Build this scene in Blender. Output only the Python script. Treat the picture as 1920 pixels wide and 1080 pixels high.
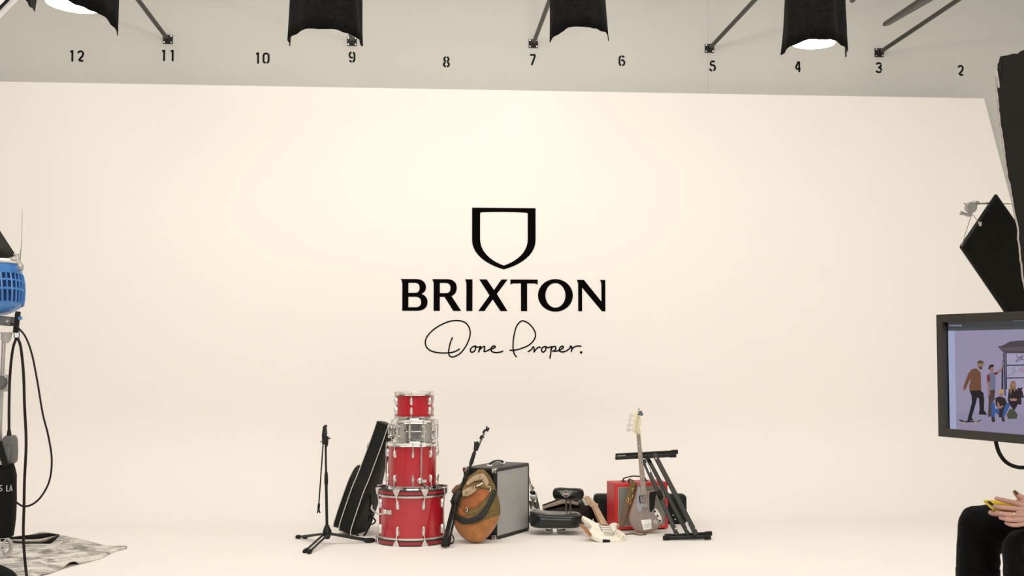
import bpy, bmesh, math, random
from mathutils import Vector, Matrix, noise

for _o in list(bpy.data.objects):
    bpy.data.objects.remove(_o, do_unlink=True)
random.seed(7)
SC = bpy.context.scene
COL = SC.collection
PI = math.pi

# ------------------------------------------------------------------ camera
FPX, HORIZON, CAMH = 2300.0, 660.0, 1.51
PITCH = math.atan((HORIZON - 540.0) / FPX)
cam_data = bpy.data.cameras.new('camera')
cam_data.sensor_width = 36.0
cam_data.lens = FPX / 1920.0 * 36.0
cam_data.clip_end = 200
cam = bpy.data.objects.new('camera', cam_data)
cam.location = (0, 0, CAMH)
cam.rotation_euler = (PI / 2 + PITCH, 0, 0)
COL.objects.link(cam)
SC.camera = cam

# ------------------------------------------------------------------ world, lights, exposure
world = bpy.data.worlds.new('studio_air')
SC.world = world
world.use_nodes = True
world.node_tree.nodes['Background'].inputs[0].default_value = (1.0, 0.95, 0.88, 1)
world.node_tree.nodes['Background'].inputs[1].default_value = 0.15
SC.view_settings.view_transform = 'Standard'
SC.view_settings.look = 'None'
SC.view_settings.gamma = 1.0
SC.view_settings.use_curve_mapping = False
SC.view_settings.exposure = -0.85
WARM = (1.0, 0.925, 0.843)

def area(name, loc, target, sx, sy, watts, col=WARM, spread=180):
    l = bpy.data.lights.new(name, 'AREA')
    l.shape = 'RECTANGLE'; l.size = sx; l.size_y = sy
    l.energy = watts; l.color = col; l.spread = math.radians(spread)
    o = bpy.data.objects.new(name, l)
    o.location = loc
    d = Vector(target) - Vector(loc)
    o.rotation_euler = d.to_track_quat('-Z', 'Y').to_euler()
    COL.objects.link(o)
    return o

area('overhead_softbox', (0.4, 7.2, 6.6), (0.4, 9.2, 0), 13.0, 3.6, 640, spread=125)
area('front_softbox', (0.9, -3.0, 5.2), (0.5, 11.5, 1.2), 13.0, 3.0, 1580)

# ------------------------------------------------------------------ helpers
def ray(x, y):
    a = (x - 960.0) / FPX; b = (540.0 - y) / FPX
    c, s = math.cos(PITCH), math.sin(PITCH)
    return Vector((a, c - b * s, s + b * c))

CAM = Vector((0, 0, CAMH))

def P(x, y, Y):
    r = ray(x, y)
    return CAM + r * (Y / r.y)

def F(x, y, z=0.0):
    r = ray(x, y)
    return CAM + r * ((z - CAMH) / r.z)

def onplane(x, y, o, n):
    r = ray(x, y)
    return CAM + r * ((o - CAM).dot(n) / r.dot(n))

def mtx(o, ex, ey, ez):
    m = Matrix.Identity(4)
    for i, v in enumerate((ex, ey, ez, o)):
        for k in range(3):
            m[k][i] = v[k]
    return m

def catmull(pts, n=6, closed=False):
    pts = [Vector(p) for p in pts]
    out = []
    N = len(pts)
    rng = range(N) if closed else range(N - 1)
    for i in rng:
        p1, p2 = pts[i], pts[(i + 1) % N]
        p0 = pts[i - 1] if (i > 0 or closed) else p1 * 2 - p2
        p3 = pts[(i + 2) % N] if (i + 2 < N or closed) else p2 * 2 - p1
        for k in range(n):
            t = k / n
            out.append(0.5 * ((2 * p1) + (p2 - p0) * t + (2 * p0 - 5 * p1 + 4 * p2 - p3) * t * t
                              + (3 * p1 - p0 - 3 * p2 + p3) * t ** 3))
    if not closed:
        out.append(pts[-1].copy())
    return out

def lerp_list(xs, ys, x):
    if x <= xs[0]: return ys[0]
    for i in range(len(xs) - 1):
        if x <= xs[i + 1]:
            t = (x - xs[i]) / (xs[i + 1] - xs[i])
            return ys[i] + (ys[i + 1] - ys[i]) * t
    return ys[-1]

MW = {}

class MB:
    def __init__(self, M=None):
        self.v = []; self.f = []; self.M = M
    def addv(self, pts, M=None):
        b = len(self.v)
        M = M if M is not None else self.M
        for p in pts:
            p = Vector(p)
            self.v.append(M @ p if M is not None else p)
        return b
    def box(self, c, s, M=None):
        cx, cy, cz = c; hx, hy, hz = s[0] / 2, s[1] / 2, s[2] / 2
        b = self.addv([(cx + i * hx, cy + j * hy, cz + k * hz) for k in (-1, 1) for j in (-1, 1) for i in (-1, 1)], M)
        for q in ((0, 2, 3, 1), (4, 5, 7, 6), (0, 1, 5, 4), (2, 6, 7, 3), (0, 4, 6, 2), (1, 3, 7, 5)):
            self.f.append(tuple(b + i for i in q))
        return self
    def bar(self, p0, p1, w, h, up=(0, 0, 1)):
        p0, p1 = Vector(p0), Vector(p1)
        d = (p1 - p0); L = d.length; d.normalize()
        u = Vector(up); s = d.cross(u)
        if s.length < 1e-4:
            s = d.cross(Vector((0, 1, 0)))
        s.normalize(); u = s.cross(d)
        return self.box((0, 0, L / 2), (w, h, L), mtx(p0, s, u, d))
    def tube(self, pts, r, n=10, smooth=0, caps=True, round_=False, flat=1.0, up=(0, 0, 1)):
        pts = [Vector(p) for p in pts]
        if self.M is not None:
            pts = [self.M @ p for p in pts]
        rs = r if isinstance(r, (list, tuple)) else [r] * len(pts)
        if smooth:
            k = [Vector((i, rs[i], 0)) for i in range(len(pts))]
            rs = [max(1e-4, q.y) for q in catmull(k, smooth)]
            pts = catmull(pts, smooth)
        if round_:
            a = (pts[0] - pts[1]).normalized(); e = (pts[-1] - pts[-2]).normalized()
            r0, r1 = rs[0], rs[-1]
            pre = [(pts[0] + a * r0 * math.sin(t), r0 * math.cos(t)) for t in (1.5, 1.15, 0.75, 0.35)]
            post = [(pts[-1] + e * r1 * math.sin(t), r1 * math.cos(t)) for t in (0.35, 0.75, 1.15, 1.5)]
            pts = [q[0] for q in pre] + pts + [q[0] for q in post]
            rs = [q[1] for q in pre] + list(rs) + [q[1] for q in post]
        N = len(pts)
        t0 = (pts[1] - pts[0]).normalized()
        u = Vector(up) - t0 * t0.dot(Vector(up))
        if u.length < 1e-3:
            u = Vector((0, 1, 0)) - t0 * t0.y
            if u.length < 1e-3: u = Vector((1, 0, 0))
        u.normalize()
        b = len(self.v)
        for i in range(N):
            t = (pts[min(i + 1, N - 1)] - pts[max(i - 1, 0)]).normalized()
            u = (u - t * u.dot(t)); u.normalize()
            w = t.cross(u)
            for k in range(n):
                a = 2 * PI * k / n
                self.v.append(pts[i] + (u * math.cos(a) * flat + w * math.sin(a)) * rs[i])
        for i in range(N - 1):
            for k in range(n):
                k2 = (k + 1) % n
                self.f.append((b + i * n + k, b + i * n + k2, b + (i + 1) * n + k2, b + (i + 1) * n + k))
        if caps:
            self.f.append(tuple(b + k for k in range(n))[::-1])
            self.f.append(tuple(b + (N - 1) * n + k for k in range(n)))
        return self
    def lathe(self, prof, M=None, n=32, closed=False, a0=0.0, a1=2 * PI):
        full = abs(a1 - a0 - 2 * PI) < 1e-6
        cols = n if full else n + 1
        m = len(prof)
        pts = []
        for k in range(cols):
            a = a0 + (a1 - a0) * k / n
            for (r, z) in prof:
                r = r if r > 0.0011 else 1e-5
                pts.append((r * math.cos(a), r * math.sin(a), z))
        b = self.addv(pts, M)
        segs = m if closed else m - 1
        for k in range(n):
            k2 = (k + 1) % cols
            for i in range(segs):
                j = (i + 1) % m
                self.f.append((b + k * m + i, b + k2 * m + i, b + k2 * m + j, b + k * m + j))
        if not full and closed:
            self.f.append(tuple(b + i for i in range(m)))
            self.f.append(tuple(b + (cols - 1) * m + i for i in range(m))[::-1])
        return self
    def prism(self, poly, z0, z1, M=None):
        n = len(poly)
        b = self.addv([(p[0], p[1], z0) for p in poly] + [(p[0], p[1], z1) for p in poly], M)
        self.f.append(tuple(b + i for i in range(n))[::-1])
        self.f.append(tuple(b + n + i for i in range(n)))
        for i in range(n):
            j = (i + 1) % n
            self.f.append((b + i, b + j, b + n + j, b + n + i))
        return self
    def grid(self, rows, closed_u=False):
        m = len(rows[0]); b = self.addv([p for r in rows for p in r])
        for i in range(len(rows) - 1):
            for k in range(m if closed_u else m - 1):
                k2 = (k + 1) % m
                self.f.append((b + i * m + k, b + i * m + k2, b + (i + 1) * m + k2, b + (i + 1) * m + k))
        return self
    def ribbon(self, pts, w, z0, z1, M=None, caps=0):
        # flat stroke in the local xy plane with thickness z0..z1; round caps when caps > 0
        pts = [Vector((p[0], p[1])) for p in pts]
        q = [p for i, p in enumerate(pts) if i == 0 or (p - pts[i - 1]).length > 1e-6]
        L, Rr = [], []
        for i in range(len(q)):
            t = (q[min(i + 1, len(q) - 1)] - q[max(i - 1, 0)]).normalized()
            nrm = Vector((-t.y, t.x)) * (w / 2)
            if 0 < i < len(q) - 1:
                t1 = (q[i] - q[i - 1]).normalized(); t2 = (q[i + 1] - q[i]).normalized()
                cs = max(0.55, math.sqrt(max(0, (1 + t1.dot(t2)) / 2)))
                nrm /= cs
            L.append(q[i] + nrm); Rr.append(q[i] - nrm)
        n = len(q)
        b = self.addv([(p.x, p.y, z) for z in (z1, z0) for s in (L, Rr) for p in s], M)
        for i in range(n - 1):
            a, c, d, e = b + i, b + i + 1, b + n + i + 1, b + n + i
            self.f.append((a, e, d, c))
            o = 2 * n
            self.f.append((a + o, c + o, d + o, e + o))
            self.f.append((a, c, c + o, a + o)); self.f.append((d, e, e + o, d + o))
        for i in (0, n - 1):
            self.f.append((b + i, b + 2 * n + i, b + 3 * n + i, b + n + i))
        if caps:
            for p in (q[0], q[-1]):
                self.prism([(p.x + w / 2 * math.cos(2 * PI * k / caps), p.y + w / 2 * math.sin(2 * PI * k / caps)) for k in range(caps)], z0, z1, M)
        return self
    def add_mesh(self, me, M=None):
        b = self.addv([v.co for v in me.vertices], M)
        for p in me.polygons:
            self.f.append(tuple(b + i for i in p.vertices))
        return self
    def mesh(self, name, inv=None):
        me = bpy.data.meshes.new(name)
        me.from_pydata([tuple(inv @ p) if inv is not None else tuple(p) for p in self.v], [], self.f)
        me.update()
        bm = bmesh.new(); bm.from_mesh(me)
        bmesh.ops.recalc_face_normals(bm, faces=bm.faces)
        bm.to_mesh(me); bm.free()
        return me
    def build(self, name, mat, parent=None, loc=None, smooth=True, ang=38, bevel=0.0, bseg=2, sub=0, label=None, wall=0.0):
        if parent is not None:
            inv = MW[parent.name].inverted()
            own = MW[parent.name].copy()
        else:
            if loc is None:
                xs = [p.x for p in self.v]; ys = [p.y for p in self.v]; zs = [p.z for p in self.v]
                loc = ((min(xs) + max(xs)) / 2, (min(ys) + max(ys)) / 2, min(zs))
            own = Matrix.Translation(Vector(loc)); inv = own.inverted()
        me = self.mesh(name, inv)
        o = bpy.data.objects.new(name, me)
        COL.objects.link(o)
        if parent is not None:
            o.parent = parent
        else:
            o.location = loc
        MW[o.name] = own
        me.materials.append(mat)
        if smooth:
            for p in me.polygons: p.use_smooth = True
            me.set_sharp_from_angle(angle=math.radians(ang))
        if wall:
            md = o.modifiers.new('solid', 'SOLIDIFY'); md.thickness = wall; md.offset = -1
        if sub:
            md = o.modifiers.new('sub', 'SUBSURF'); md.levels = sub; md.render_levels = sub
        if bevel:
            md = o.modifiers.new('bevel', 'BEVEL'); md.width = bevel; md.segments = bseg; md.limit_method = 'ANGLE'
            md.angle_limit = math.radians(40)
        if label: o['label'] = label
        return o

def tag(o, label, cat, group=None):
    o['label'] = label; o['category'] = cat
    if group: o['group'] = group
    return o

def thing(name, label, cat, loc, group=None):
    o = bpy.data.objects.new(name, None)
    o.empty_display_size = 0.1
    o.location = loc
    COL.objects.link(o)
    MW[o.name] = Matrix.Translation(Vector(loc))
    return tag(o, label, cat, group)

def structure(o, label=None):
    o['kind'] = 'structure'
    if label: o['label'] = label
    return o

def remeshed(mb, voxel, smooth=6):
    me = mb.mesh('tmp')
    o = bpy.data.objects.new('tmp', me); COL.objects.link(o)
    md = o.modifiers.new('r', 'REMESH'); md.mode = 'VOXEL'; md.voxel_size = voxel
    md = o.modifiers.new('s', 'SMOOTH'); md.factor = 0.5; md.iterations = smooth
    dg = bpy.context.evaluated_depsgraph_get()
    res = bpy.data.meshes.new_from_object(o.evaluated_get(dg))
    bpy.data.objects.remove(o, do_unlink=True)
    out = MB(); out.add_mesh(res)
    return out

def svg(path, n=10):
    # minimal M/L/C/Z path to a list of closed polylines
    tok = path.replace('M', ' M ').replace('L', ' L ').replace('C', ' C ').replace('Z', ' Z ').split()
    out, cur, i = [], [], 0
    while i < len(tok):
        c = tok[i]
        if c == 'M':
            cur = [(float(tok[i + 1]), float(tok[i + 2]))]; i += 3
        elif c == 'L':
            cur.append((float(tok[i + 1]), float(tok[i + 2]))); i += 3
        elif c == 'C':
            p0 = Vector(cur[-1]); q = [Vector((float(tok[i + 1 + 2 * k]), float(tok[i + 2 + 2 * k]))) for k in range(3)]
            for k in range(1, n + 1):
                t = k / n
                p = p0 * (1 - t) ** 3 + q[0] * 3 * t * (1 - t) ** 2 + q[1] * 3 * t * t * (1 - t) + q[2] * t ** 3
                cur.append((p.x, p.y))
            i += 7
        else:
            if (Vector(cur[0]) - Vector(cur[-1])).length < 1e-6: cur.pop()
            out.append(cur); i += 1
    return out

def fill_mesh(loops, depth):
    # filled 2-D outline with holes, thickness +-depth/2
    cu = bpy.data.curves.new('tmp', 'CURVE'); cu.dimensions = '2D'; cu.fill_mode = 'BOTH'; cu.extrude = depth / 2
    for lp in loops:
        s = cu.splines.new('POLY'); s.points.add(len(lp) - 1)
        for i, p in enumerate(lp): s.points[i].co = (p[0], p[1], 0, 1)
        s.use_cyclic_u = True
    o = bpy.data.objects.new('tmp', cu); COL.objects.link(o)
    dg = bpy.context.evaluated_depsgraph_get()
    me = bpy.data.meshes.new_from_object(o.evaluated_get(dg))
    bpy.data.objects.remove(o, do_unlink=True)
    return me

# ------------------------------------------------------------------ materials
MATS = {}
def mat(name, col, rough=0.5, metal=0.0, var=0.06, scale=30.0, bump=0.0, bscale=200.0, coat=0.0, emit=None, estr=0.0, spec=None, sheen=0.0, alpha=1.0):
    if name in MATS: return MATS[name]
    if spec is None: spec = 0.16 if (max(col) < 0.035 and metal < 0.5 and not coat) else 0.5
    m = bpy.data.materials.new(name); m.use_nodes = True
    nt = m.node_tree; bs = nt.nodes['Principled BSDF']
    bs.inputs['Roughness'].default_value = rough
    bs.inputs['Metallic'].default_value = metal
    bs.inputs['Specular IOR Level'].default_value = spec
    bs.inputs['Coat Weight'].default_value = coat
    bs.inputs['Coat Roughness'].default_value = 0.06
    bs.inputs['Sheen Weight'].default_value = sheen
    tc = nt.nodes.new('ShaderNodeTexCoord')
    nz = nt.nodes.new('ShaderNodeTexNoise'); nz.inputs['Scale'].default_value = scale; nz.inputs['Detail'].default_value = 4
    nt.links.new(tc.outputs['Object'], nz.inputs['Vector'])
    rp = nt.nodes.new('ShaderNodeValToRGB')
    rp.color_ramp.elements[0].position = 0.3; rp.color_ramp.elements[1].position = 0.7
    rp.color_ramp.elements[0].color = (*[max(0, c * (1 - var)) for c in col], 1)
    rp.color_ramp.elements[1].color = (*[min(1, c * (1 + var)) for c in col], 1)
    nt.links.new(nz.outputs['Fac'], rp.inputs['Fac'])
    nt.links.new(rp.outputs['Color'], bs.inputs['Base Color'])
    if bump:
        n2 = nt.nodes.new('ShaderNodeTexNoise'); n2.inputs['Scale'].default_value = bscale; n2.inputs['Detail'].default_value = 3
        nt.links.new(tc.outputs['Object'], n2.inputs['Vector'])
        bp = nt.nodes.new('ShaderNodeBump'); bp.inputs['Strength'].default_value = bump; bp.inputs['Distance'].default_value = 0.01
        nt.links.new(n2.outputs['Fac'], bp.inputs['Height'])
        nt.links.new(bp.outputs['Normal'], bs.inputs['Normal'])
    if emit is not None:
        bs.inputs['Emission Color'].default_value = (*emit, 1)
        bs.inputs['Emission Strength'].default_value = estr
    if alpha < 1: bs.inputs['Alpha'].default_value = alpha
    MATS[name] = m
    return m

def sparkle(name, col, col2):
    m = mat(name, col, 0.28, 0.0, 0.1, 6, coat=0.6)
    nt = m.node_tree; bs = nt.nodes['Principled BSDF']
    tc = [n for n in nt.nodes if n.type == 'TEX_COORD'][0]
    vo = nt.nodes.new('ShaderNodeTexVoronoi'); vo.inputs['Scale'].default_value = 650
    nt.links.new(tc.outputs['Object'], vo.inputs['Vector'])
    rp = nt.nodes.new('ShaderNodeValToRGB')
    rp.color_ramp.elements[0].color = (*col, 1); rp.color_ramp.elements[1].color = (*col2, 1)
    sp = nt.nodes.new('ShaderNodeSeparateColor')
    nt.links.new(vo.outputs['Color'], sp.inputs['Color'])
    nt.links.new(sp.outputs['Red'], rp.inputs['Fac'])
    rp.color_ramp.elements[0].position = 0.35; rp.color_ramp.elements[1].position = 0.95
    nt.links.new(rp.outputs['Color'], bs.inputs['Base Color'])
    return m

M_CYC = mat('cyc_paint', (0.80, 0.775, 0.74), 0.62, var=0.012, scale=0.7, spec=0.25)
M_FLOOR = M_CYC
M_CONCRETE = mat('grey_concrete', (0.14, 0.138, 0.13), 0.6, var=0.15, scale=2.5)
M_GREY = mat('grey_wall_paint', (0.58, 0.58, 0.535), 0.7, var=0.02, scale=1.2, spec=0.2)
M_DARKROOM = mat('dark_grey_paint', (0.16, 0.16, 0.155), 0.8, var=0.05, scale=1)
M_INK = mat('black_stencil_paint', (0.006, 0.006, 0.006), 0.75, var=0.02, spec=0.15)
M_LOGO = mat('black_overlay_graphic', (0.002, 0.002, 0.002), 0.9, var=0.02, spec=0.03)
M_BLACKMETAL = mat('black_powder_coat', (0.013, 0.0135, 0.012), 0.42, 0.2, 0.1, 60, spec=0.3)
M_RUBBER = mat('black_rubber', (0.010, 0.010, 0.010), 0.65, var=0.1, spec=0.25)
M_PIPE = mat('dark_steel_pipe', (0.040, 0.041, 0.033), 0.42, 0.5, 0.15, 20)
M_STEEL = mat('bright_bolt_steel', (0.75, 0.74, 0.70), 0.3, 0.9, 0.05)
M_CHROME = mat('chrome', (0.82, 0.82, 0.80), 0.13, 1.0, 0.02)
M_SATIN = mat('satin_chrome', (0.72, 0.71, 0.68), 0.32, 0.85, 0.03)
M_CLOTH = mat('black_duvetyne', (0.007, 0.007, 0.006), 0.95, var=0.4, scale=40, bump=0.35, bscale=260, sheen=0.03, spec=0.08)
M_RED = sparkle('red_sparkle_wrap', (0.30, 0.004, 0.012), (0.58, 0.016, 0.030))
M_REDPLAIN = mat('red_hoop_lacquer', (0.30, 0.007, 0.014), 0.3, var=0.1, coat=0.4)
M_HEAD = mat('drum_head', (0.78, 0.77, 0.72), 0.5, var=0.03)
M_BLKHEAD = mat('black_drum_head', (0.02, 0.02, 0.02), 0.4)
M_NYLON = mat('black_nylon', (0.0085, 0.009, 0.008), 0.6, var=0.2, scale=18, bump=0.25, bscale=30, spec=0.2)
M_PIPING = mat('white_piping', (0.62, 0.60, 0.54), 0.5, var=0.06)
M_VINYL = mat('black_tolex', (0.007, 0.007, 0.0068), 0.40, var=0.15, scale=80, bump=0.2, bscale=500, spec=0.42)
# ------------------------------------------------------------------ the setting
TANA = 0.0804
AW = math.atan(TANA)
WX = Vector((math.cos(AW), math.sin(AW), 0))
WN = Vector((math.sin(AW), -math.cos(AW), 0))
UP = Vector((0, 0, 1))
W0 = Vector((0, 11.9, 0))
WM = mtx(W0, WX, UP, WN)                  # local: x along the wall, y up, z towards the room
BACKOFF = -0.25
B0 = W0 + WN * BACKOFF
BM_ = mtx(B0, WX, UP, WN)
CYC_TOP = 4.07
COVE = 0.95

def wall_uv(x, y, back=False):
    o = B0 if back else W0
    p = onplane(x, y, o, WN)
    d = p - o
    return d.dot(WX), d.z

u_top, _ = wall_uv(1845, 180)
u_low, z_low = wall_uv(1895, 375)
slope = (u_low - u_top) / (CYC_TOP - z_low)

m = MB()
prof = []                                  # (towards room, z)
for k in range(25):
    t = PI / 2 * k / 24
    prof.append((COVE - COVE * math.sin(t), COVE - COVE * math.cos(t)))
prof += [(0, 1.6), (0, 2.4), (0, 3.2), (0, CYC_TOP), (-0.12, CYC_TOP), (-0.12, 0.0)]
rows = []
for (w, z) in prof:
    ue = u_top + slope * (CYC_TOP - z)
    rows.append([WM @ Vector((u, z, w)) for u in (-9.0, -6, -3, -1, 1, 2.5, ue)])
m.grid(rows)
cyc = structure(m.build('wall_cyclorama', M_CYC, ang=30), 'curved white studio cyclorama wall sweeping into the floor')

m = MB()
e = 0.0
m.grid([[Vector((x, y, 0)) for x in (-11, -4, 0, 4, 11)] for y in (2.2, 5, 9, 13.5)])
floor = structure(m.build('floor', M_FLOOR), 'glossy white painted studio floor')
m = MB(); m.box((0, -2.41, -0.03), (22, 9.2, 0.05)); structure(m.build('floor_concrete', M_CONCRETE, smooth=False), 'bare concrete floor in front of the white set')
m = MB(); m.box((0, 3.6, -0.05), (24, 7.2, 0.1), BM_)
wall_back = structure(m.build('wall_back', M_GREY, smooth=False), 'pale grey wall with stencilled numbers above the cyclorama')
m = MB(); m.box((0, 3.3, 7.25), (24, 22, 0.1)); structure(m.build('ceiling', M_DARKROOM, smooth=False))
m = MB(); m.box((-11, 3.3, 3.6), (0.1, 22, 7.2)); structure(m.build('wall_left', M_CYC, smooth=False))
m = MB(); m.box((11, 3.3, 3.6), (0.1, 22, 7.2)); structure(m.build('wall_right', M_GREY, smooth=False))
m = MB(); m.box((0, -7.05, 3.6), (22, 0.1, 7.2)); structure(m.build('wall_front', M_DARKROOM, smooth=False))
us, _ = wall_uv(1327, 100, True)
MB().box((us, 5.3, 0.0012), (0.006, 3.7, 0.003), BM_).build('panel_joint', mat('joint_filler', (0.52, 0.52, 0.485), 0.8), wall_back, smooth=False)

# stencilled numbers (strokes in a 0.6 x 1 box, with stencil gaps)
def arc(cx, cy, rx, ry, a0, a1, n=10):
    return [(cx + rx * math.cos(math.radians(a0 + (a1 - a0) * k / n)), cy + ry * math.sin(math.radians(a0 + (a1 - a0) * k / n))) for k in range(n + 1)]
GL = {
 '0': [arc(.3, .72, .22, .2, 78, -2 + 182)[:] + [(.08, .28)] + arc(.3, .28, .22, .2, 180, 258), arc(.3, .72, .22, .2, 102 - 0, 0)[2:] + [(.52, .28)] + arc(.3, .28, .22, .2, 0, -78)],
 '1': [[(.16, .84), (.30, .92)], [(.34, 1.0), (.34, 0)]],
 '2': [arc(.3, .70, .22, .22, 165, 0) + [(.46, .5), (.14, .12)], [(.20, .08), (.54, .08)]],
 '3': [arc(.28, .74, .21, .19, 165, 20) , arc(.28, .74, .21, .19, 10, -80) + arc(.27, .29, .24, .22, 80, -10), arc(.27, .29, .24, .22, -25, -165)],
 '4': [[(.34, .97), (.08, .36)], [(.10, .30), (.55, .30)], [(.42, .98), (.42, .38)], [(.42, .22), (.42, 0)]],
 '5': [[(.14, .93), (.52, .93)], [(.14, .88), (.12, .56)], arc(.28, .34, .25, .26, 125, -70), arc(.28, .34, .25, .26, -95, -165)],
 '6': [arc(.3, .7, .22, .22, 25, 85), arc(.3, .7, .22, .22, 100, 180) + [(.08, .3)] + arc(.3, .28, .22, .2, 180, 255), arc(.3, .28, .22, .2, 280, 360) + arc(.3, .36, .22, .2, 0, 110)],
 '7': [[(.05, .93), (.55, .93)], [(.50, .86), (.20, 0)]],
 '8': [arc(.3, .74, .2, .19, 80, -80), arc(.3, .74, .2, .19, 100, 260), arc(.3, .27, .23, .21, 75, -80), arc(.3, .27, .23, .21, 105, 260)],
 '9': [arc(.3, .3, .22, .22, 205, 265), arc(.3, .3, .22, .22, 280, 360) + [(.52, .7)] + arc(.3, .72, .22, .2, 0, 75), arc(.3, .72, .22, .2, 100, 180) + arc(.3, .64, .22, .2, 180, 290)],
}
NUMS = [('12', 143, 105), ('11', 315, 104), ('10', 491, 109), ('9', 660, 107), ('8', 837, 116), ('7', 999, 112),
        ('6', 1166, 114), ('5', 1336, 124), ('4', 1496, 125), ('3', 1648, 127), ('2', 1801, 132)]
for txt, x, y in NUMS:
    u, v = wall_uv(x, y, True)
    h = 0.112; adv = 0.082
    m = MB()
    for i, ch in enumerate(txt):
        ox = u + (i - (len(txt) - 1) / 2) * adv - 0.3 * h * 1.0
        for st in GL[ch]:
            m.ribbon([(ox + p[0] * h * 1.0, v + (p[1] - .5) * h) for p in st], 0.019, 0.0005, 0.0025, BM_)
    m.build('painted_number', M_INK, wall_back, smooth=False, label='black stencilled number %s painted on the grey wall' % txt)

# pipe braces that stand out of the grey wall
BR = [(315, 74, 'pipe brace bolted to the grey wall above number eleven'), (660, 78, 'pipe brace bolted above number nine, mostly hidden by a hanging black skirt'),
      (1000, 82, 'pipe brace bolted to the grey wall above number seven'), (1330, 91, 'pipe brace bolted to the grey wall above number five'),
      (1648, 99, 'pipe brace bolted to the grey wall above number three')]
for x, y, lab in BR:
    u, v = wall_uv(x, y, True)
    base = BM_ @ Vector((u, v, 0))
    t = thing('pipe_brace', lab, 'pipe brace', base, 'pipe braces along the grey wall')
    MB().box((u, v, 0.006), (0.094, 0.088, 0.011), BM_).build('base_plate', M_BLACKMETAL, t, smooth=False)
    for sx in (-1, 1):
        for sy in (-1, 1):
            MB().lathe([(0.0005, 0.007), (0.008, 0.007), (0.008, 0), (0.0085, 0)], BM_ @ Matrix.Translation((u + sx * .034, v + sy * .031, 0.0115)), 8).build('bolt', M_STEEL, t)
    d = (WN + Vector((0, 0, 0.010))).normalized()
    p0 = base + WN * 0.012
    MB().tube([p0, p0 + d * 0.05], 0.034, 12).build('socket', M_BLACKMETAL, t)
    MB().tube([p0 + d * 0.03, p0 + d * 3.2], 0.021, 12).build('pipe', M_PIPE, t)

# ------------------------------------------------------------------ image overlay, shield and lettering, built as raised shapes on the cyclorama
lu, lv = wall_uv(945, 530)
pxm = FPX / 11.9
def logo_pt(zx, zy):
    return (lu + ((720 + zx / 3.3756) - 945) / pxm * 1.003, lv - ((370 + zy / 3.3756) - 530) / pxm * 1.003)
LOGO_LOC = WM @ Vector((lu, lv - 0.7, 0))
logo = thing('overlay_logo', 'large black overlay graphic of shield, lettering and handwritten line, built onto the cyclorama', 'overlay graphic', LOGO_LOC)
def logo_fill(path, name, label=None):
    loops = [[logo_pt(*p) for p in lp] for lp in svg(path)] if isinstance(path, str) else [[logo_pt(*p) for p in lp] for lp in path]
    me = fill_mesh(loops, 0.004)
    mb = MB(); mb.add_mesh(me, WM @ Matrix.Translation((0, 0, 0.0035)))
    mb.build(name, M_LOGO, logo, smooth=False, label=label)
logo_fill('M557 66 L960 66 L960 270 C960 360 870 425 758 456 C646 425 557 360 557 270 Z M608 103 C608 97 612 95 618 95 C700 90 816 90 900 95 C906 95 910 97 910 103 L910 265 C910 340 850 400 758 432 C668 400 608 340 608 265 Z', 'shield')
for pth in ('M110 520 L205 520 C245 520 268 540 268 572 C268 592 257 606 238 613 C262 620 278 638 278 664 C278 700 252 719 212 719 L120 719 L120 555 C120 540 117 533 110 520 Z M158 543 L158 607 L200 607 C219 607 228 594 228 575 C228 555 217 543 198 543 Z M158 631 L158 697 L203 697 C227 697 238 685 238 664 C238 643 226 631 202 631 Z',
            'M307 520 L400 520 C440 520 461 540 461 574 C461 601 448 618 428 626 L489 719 L440 719 L384 631 L355 631 L355 719 L316 719 L316 555 C316 540 313 533 307 520 Z M355 543 L355 608 L393 608 C413 608 422 595 422 575 C422 555 411 543 392 543 Z',
            'M513 520 L560 520 L560 719 L522 719 L522 555 C522 540 520 533 513 520 Z',
            'M603 520 L650 520 L696 587 L743 520 L782 520 L714 611 L781 719 L737 719 L688 646 L636 719 L597 719 L668 621 Z',
            'M800 520 L973 520 L973 552 C965 545 955 544 940 544 L906 544 L906 719 L867 719 L867 544 L835 544 C818 544 808 545 800 552 Z',
            [[(1086 + 111 * math.cos(2 * PI * k / 64), 619 + 103 * math.sin(2 * PI * k / 64)) for k in range(64)],
             [(1086 + 64 * math.cos(2 * PI * k / 64), 619 + 78 * math.sin(2 * PI * k / 64)) for k in range(64)]],
            'M1222 520 L1268 520 L1380 658 L1380 558 C1380 541 1378 533 1371 520 L1405 520 L1405 719 L1383 719 L1256 568 L1256 719 L1231 719 L1231 555 C1231 540 1229 533 1222 520 Z'):
    logo_fill(pth, 'letter')
S_D = [(434, 888), (422, 920), (412, 965), (414, 995), (430, 1008), (455, 1003), (490, 980), (525, 930), (546, 870), (540, 825), (515, 793), (470, 780), (410, 787), (340, 820), (290, 862), (266, 905), (272, 945), (305, 972), (365, 983), (430, 980), (468, 966), (477, 958)]
S_ONE = [[(582, 940), (562, 945), (548, 962), (553, 978), (570, 974), (580, 957), (578, 940), (590, 947), (608, 944)],
         [(612, 942), (604, 962), (600, 978), (606, 964), (622, 948), (637, 943), (637, 957), (634, 973), (648, 972), (668, 962), (692, 954), (705, 945), (694, 939), (680, 950), (680, 970), (700, 980), (735, 978), (752, 972)]]
S_P = [(838, 1007), (825, 990), (817, 950), (820, 890), (835, 825), (855, 793), (880, 781), (915, 797), (945, 830), (959, 865), (950, 900), (915, 935), (860, 958), (820, 966), (798, 966)]
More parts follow.
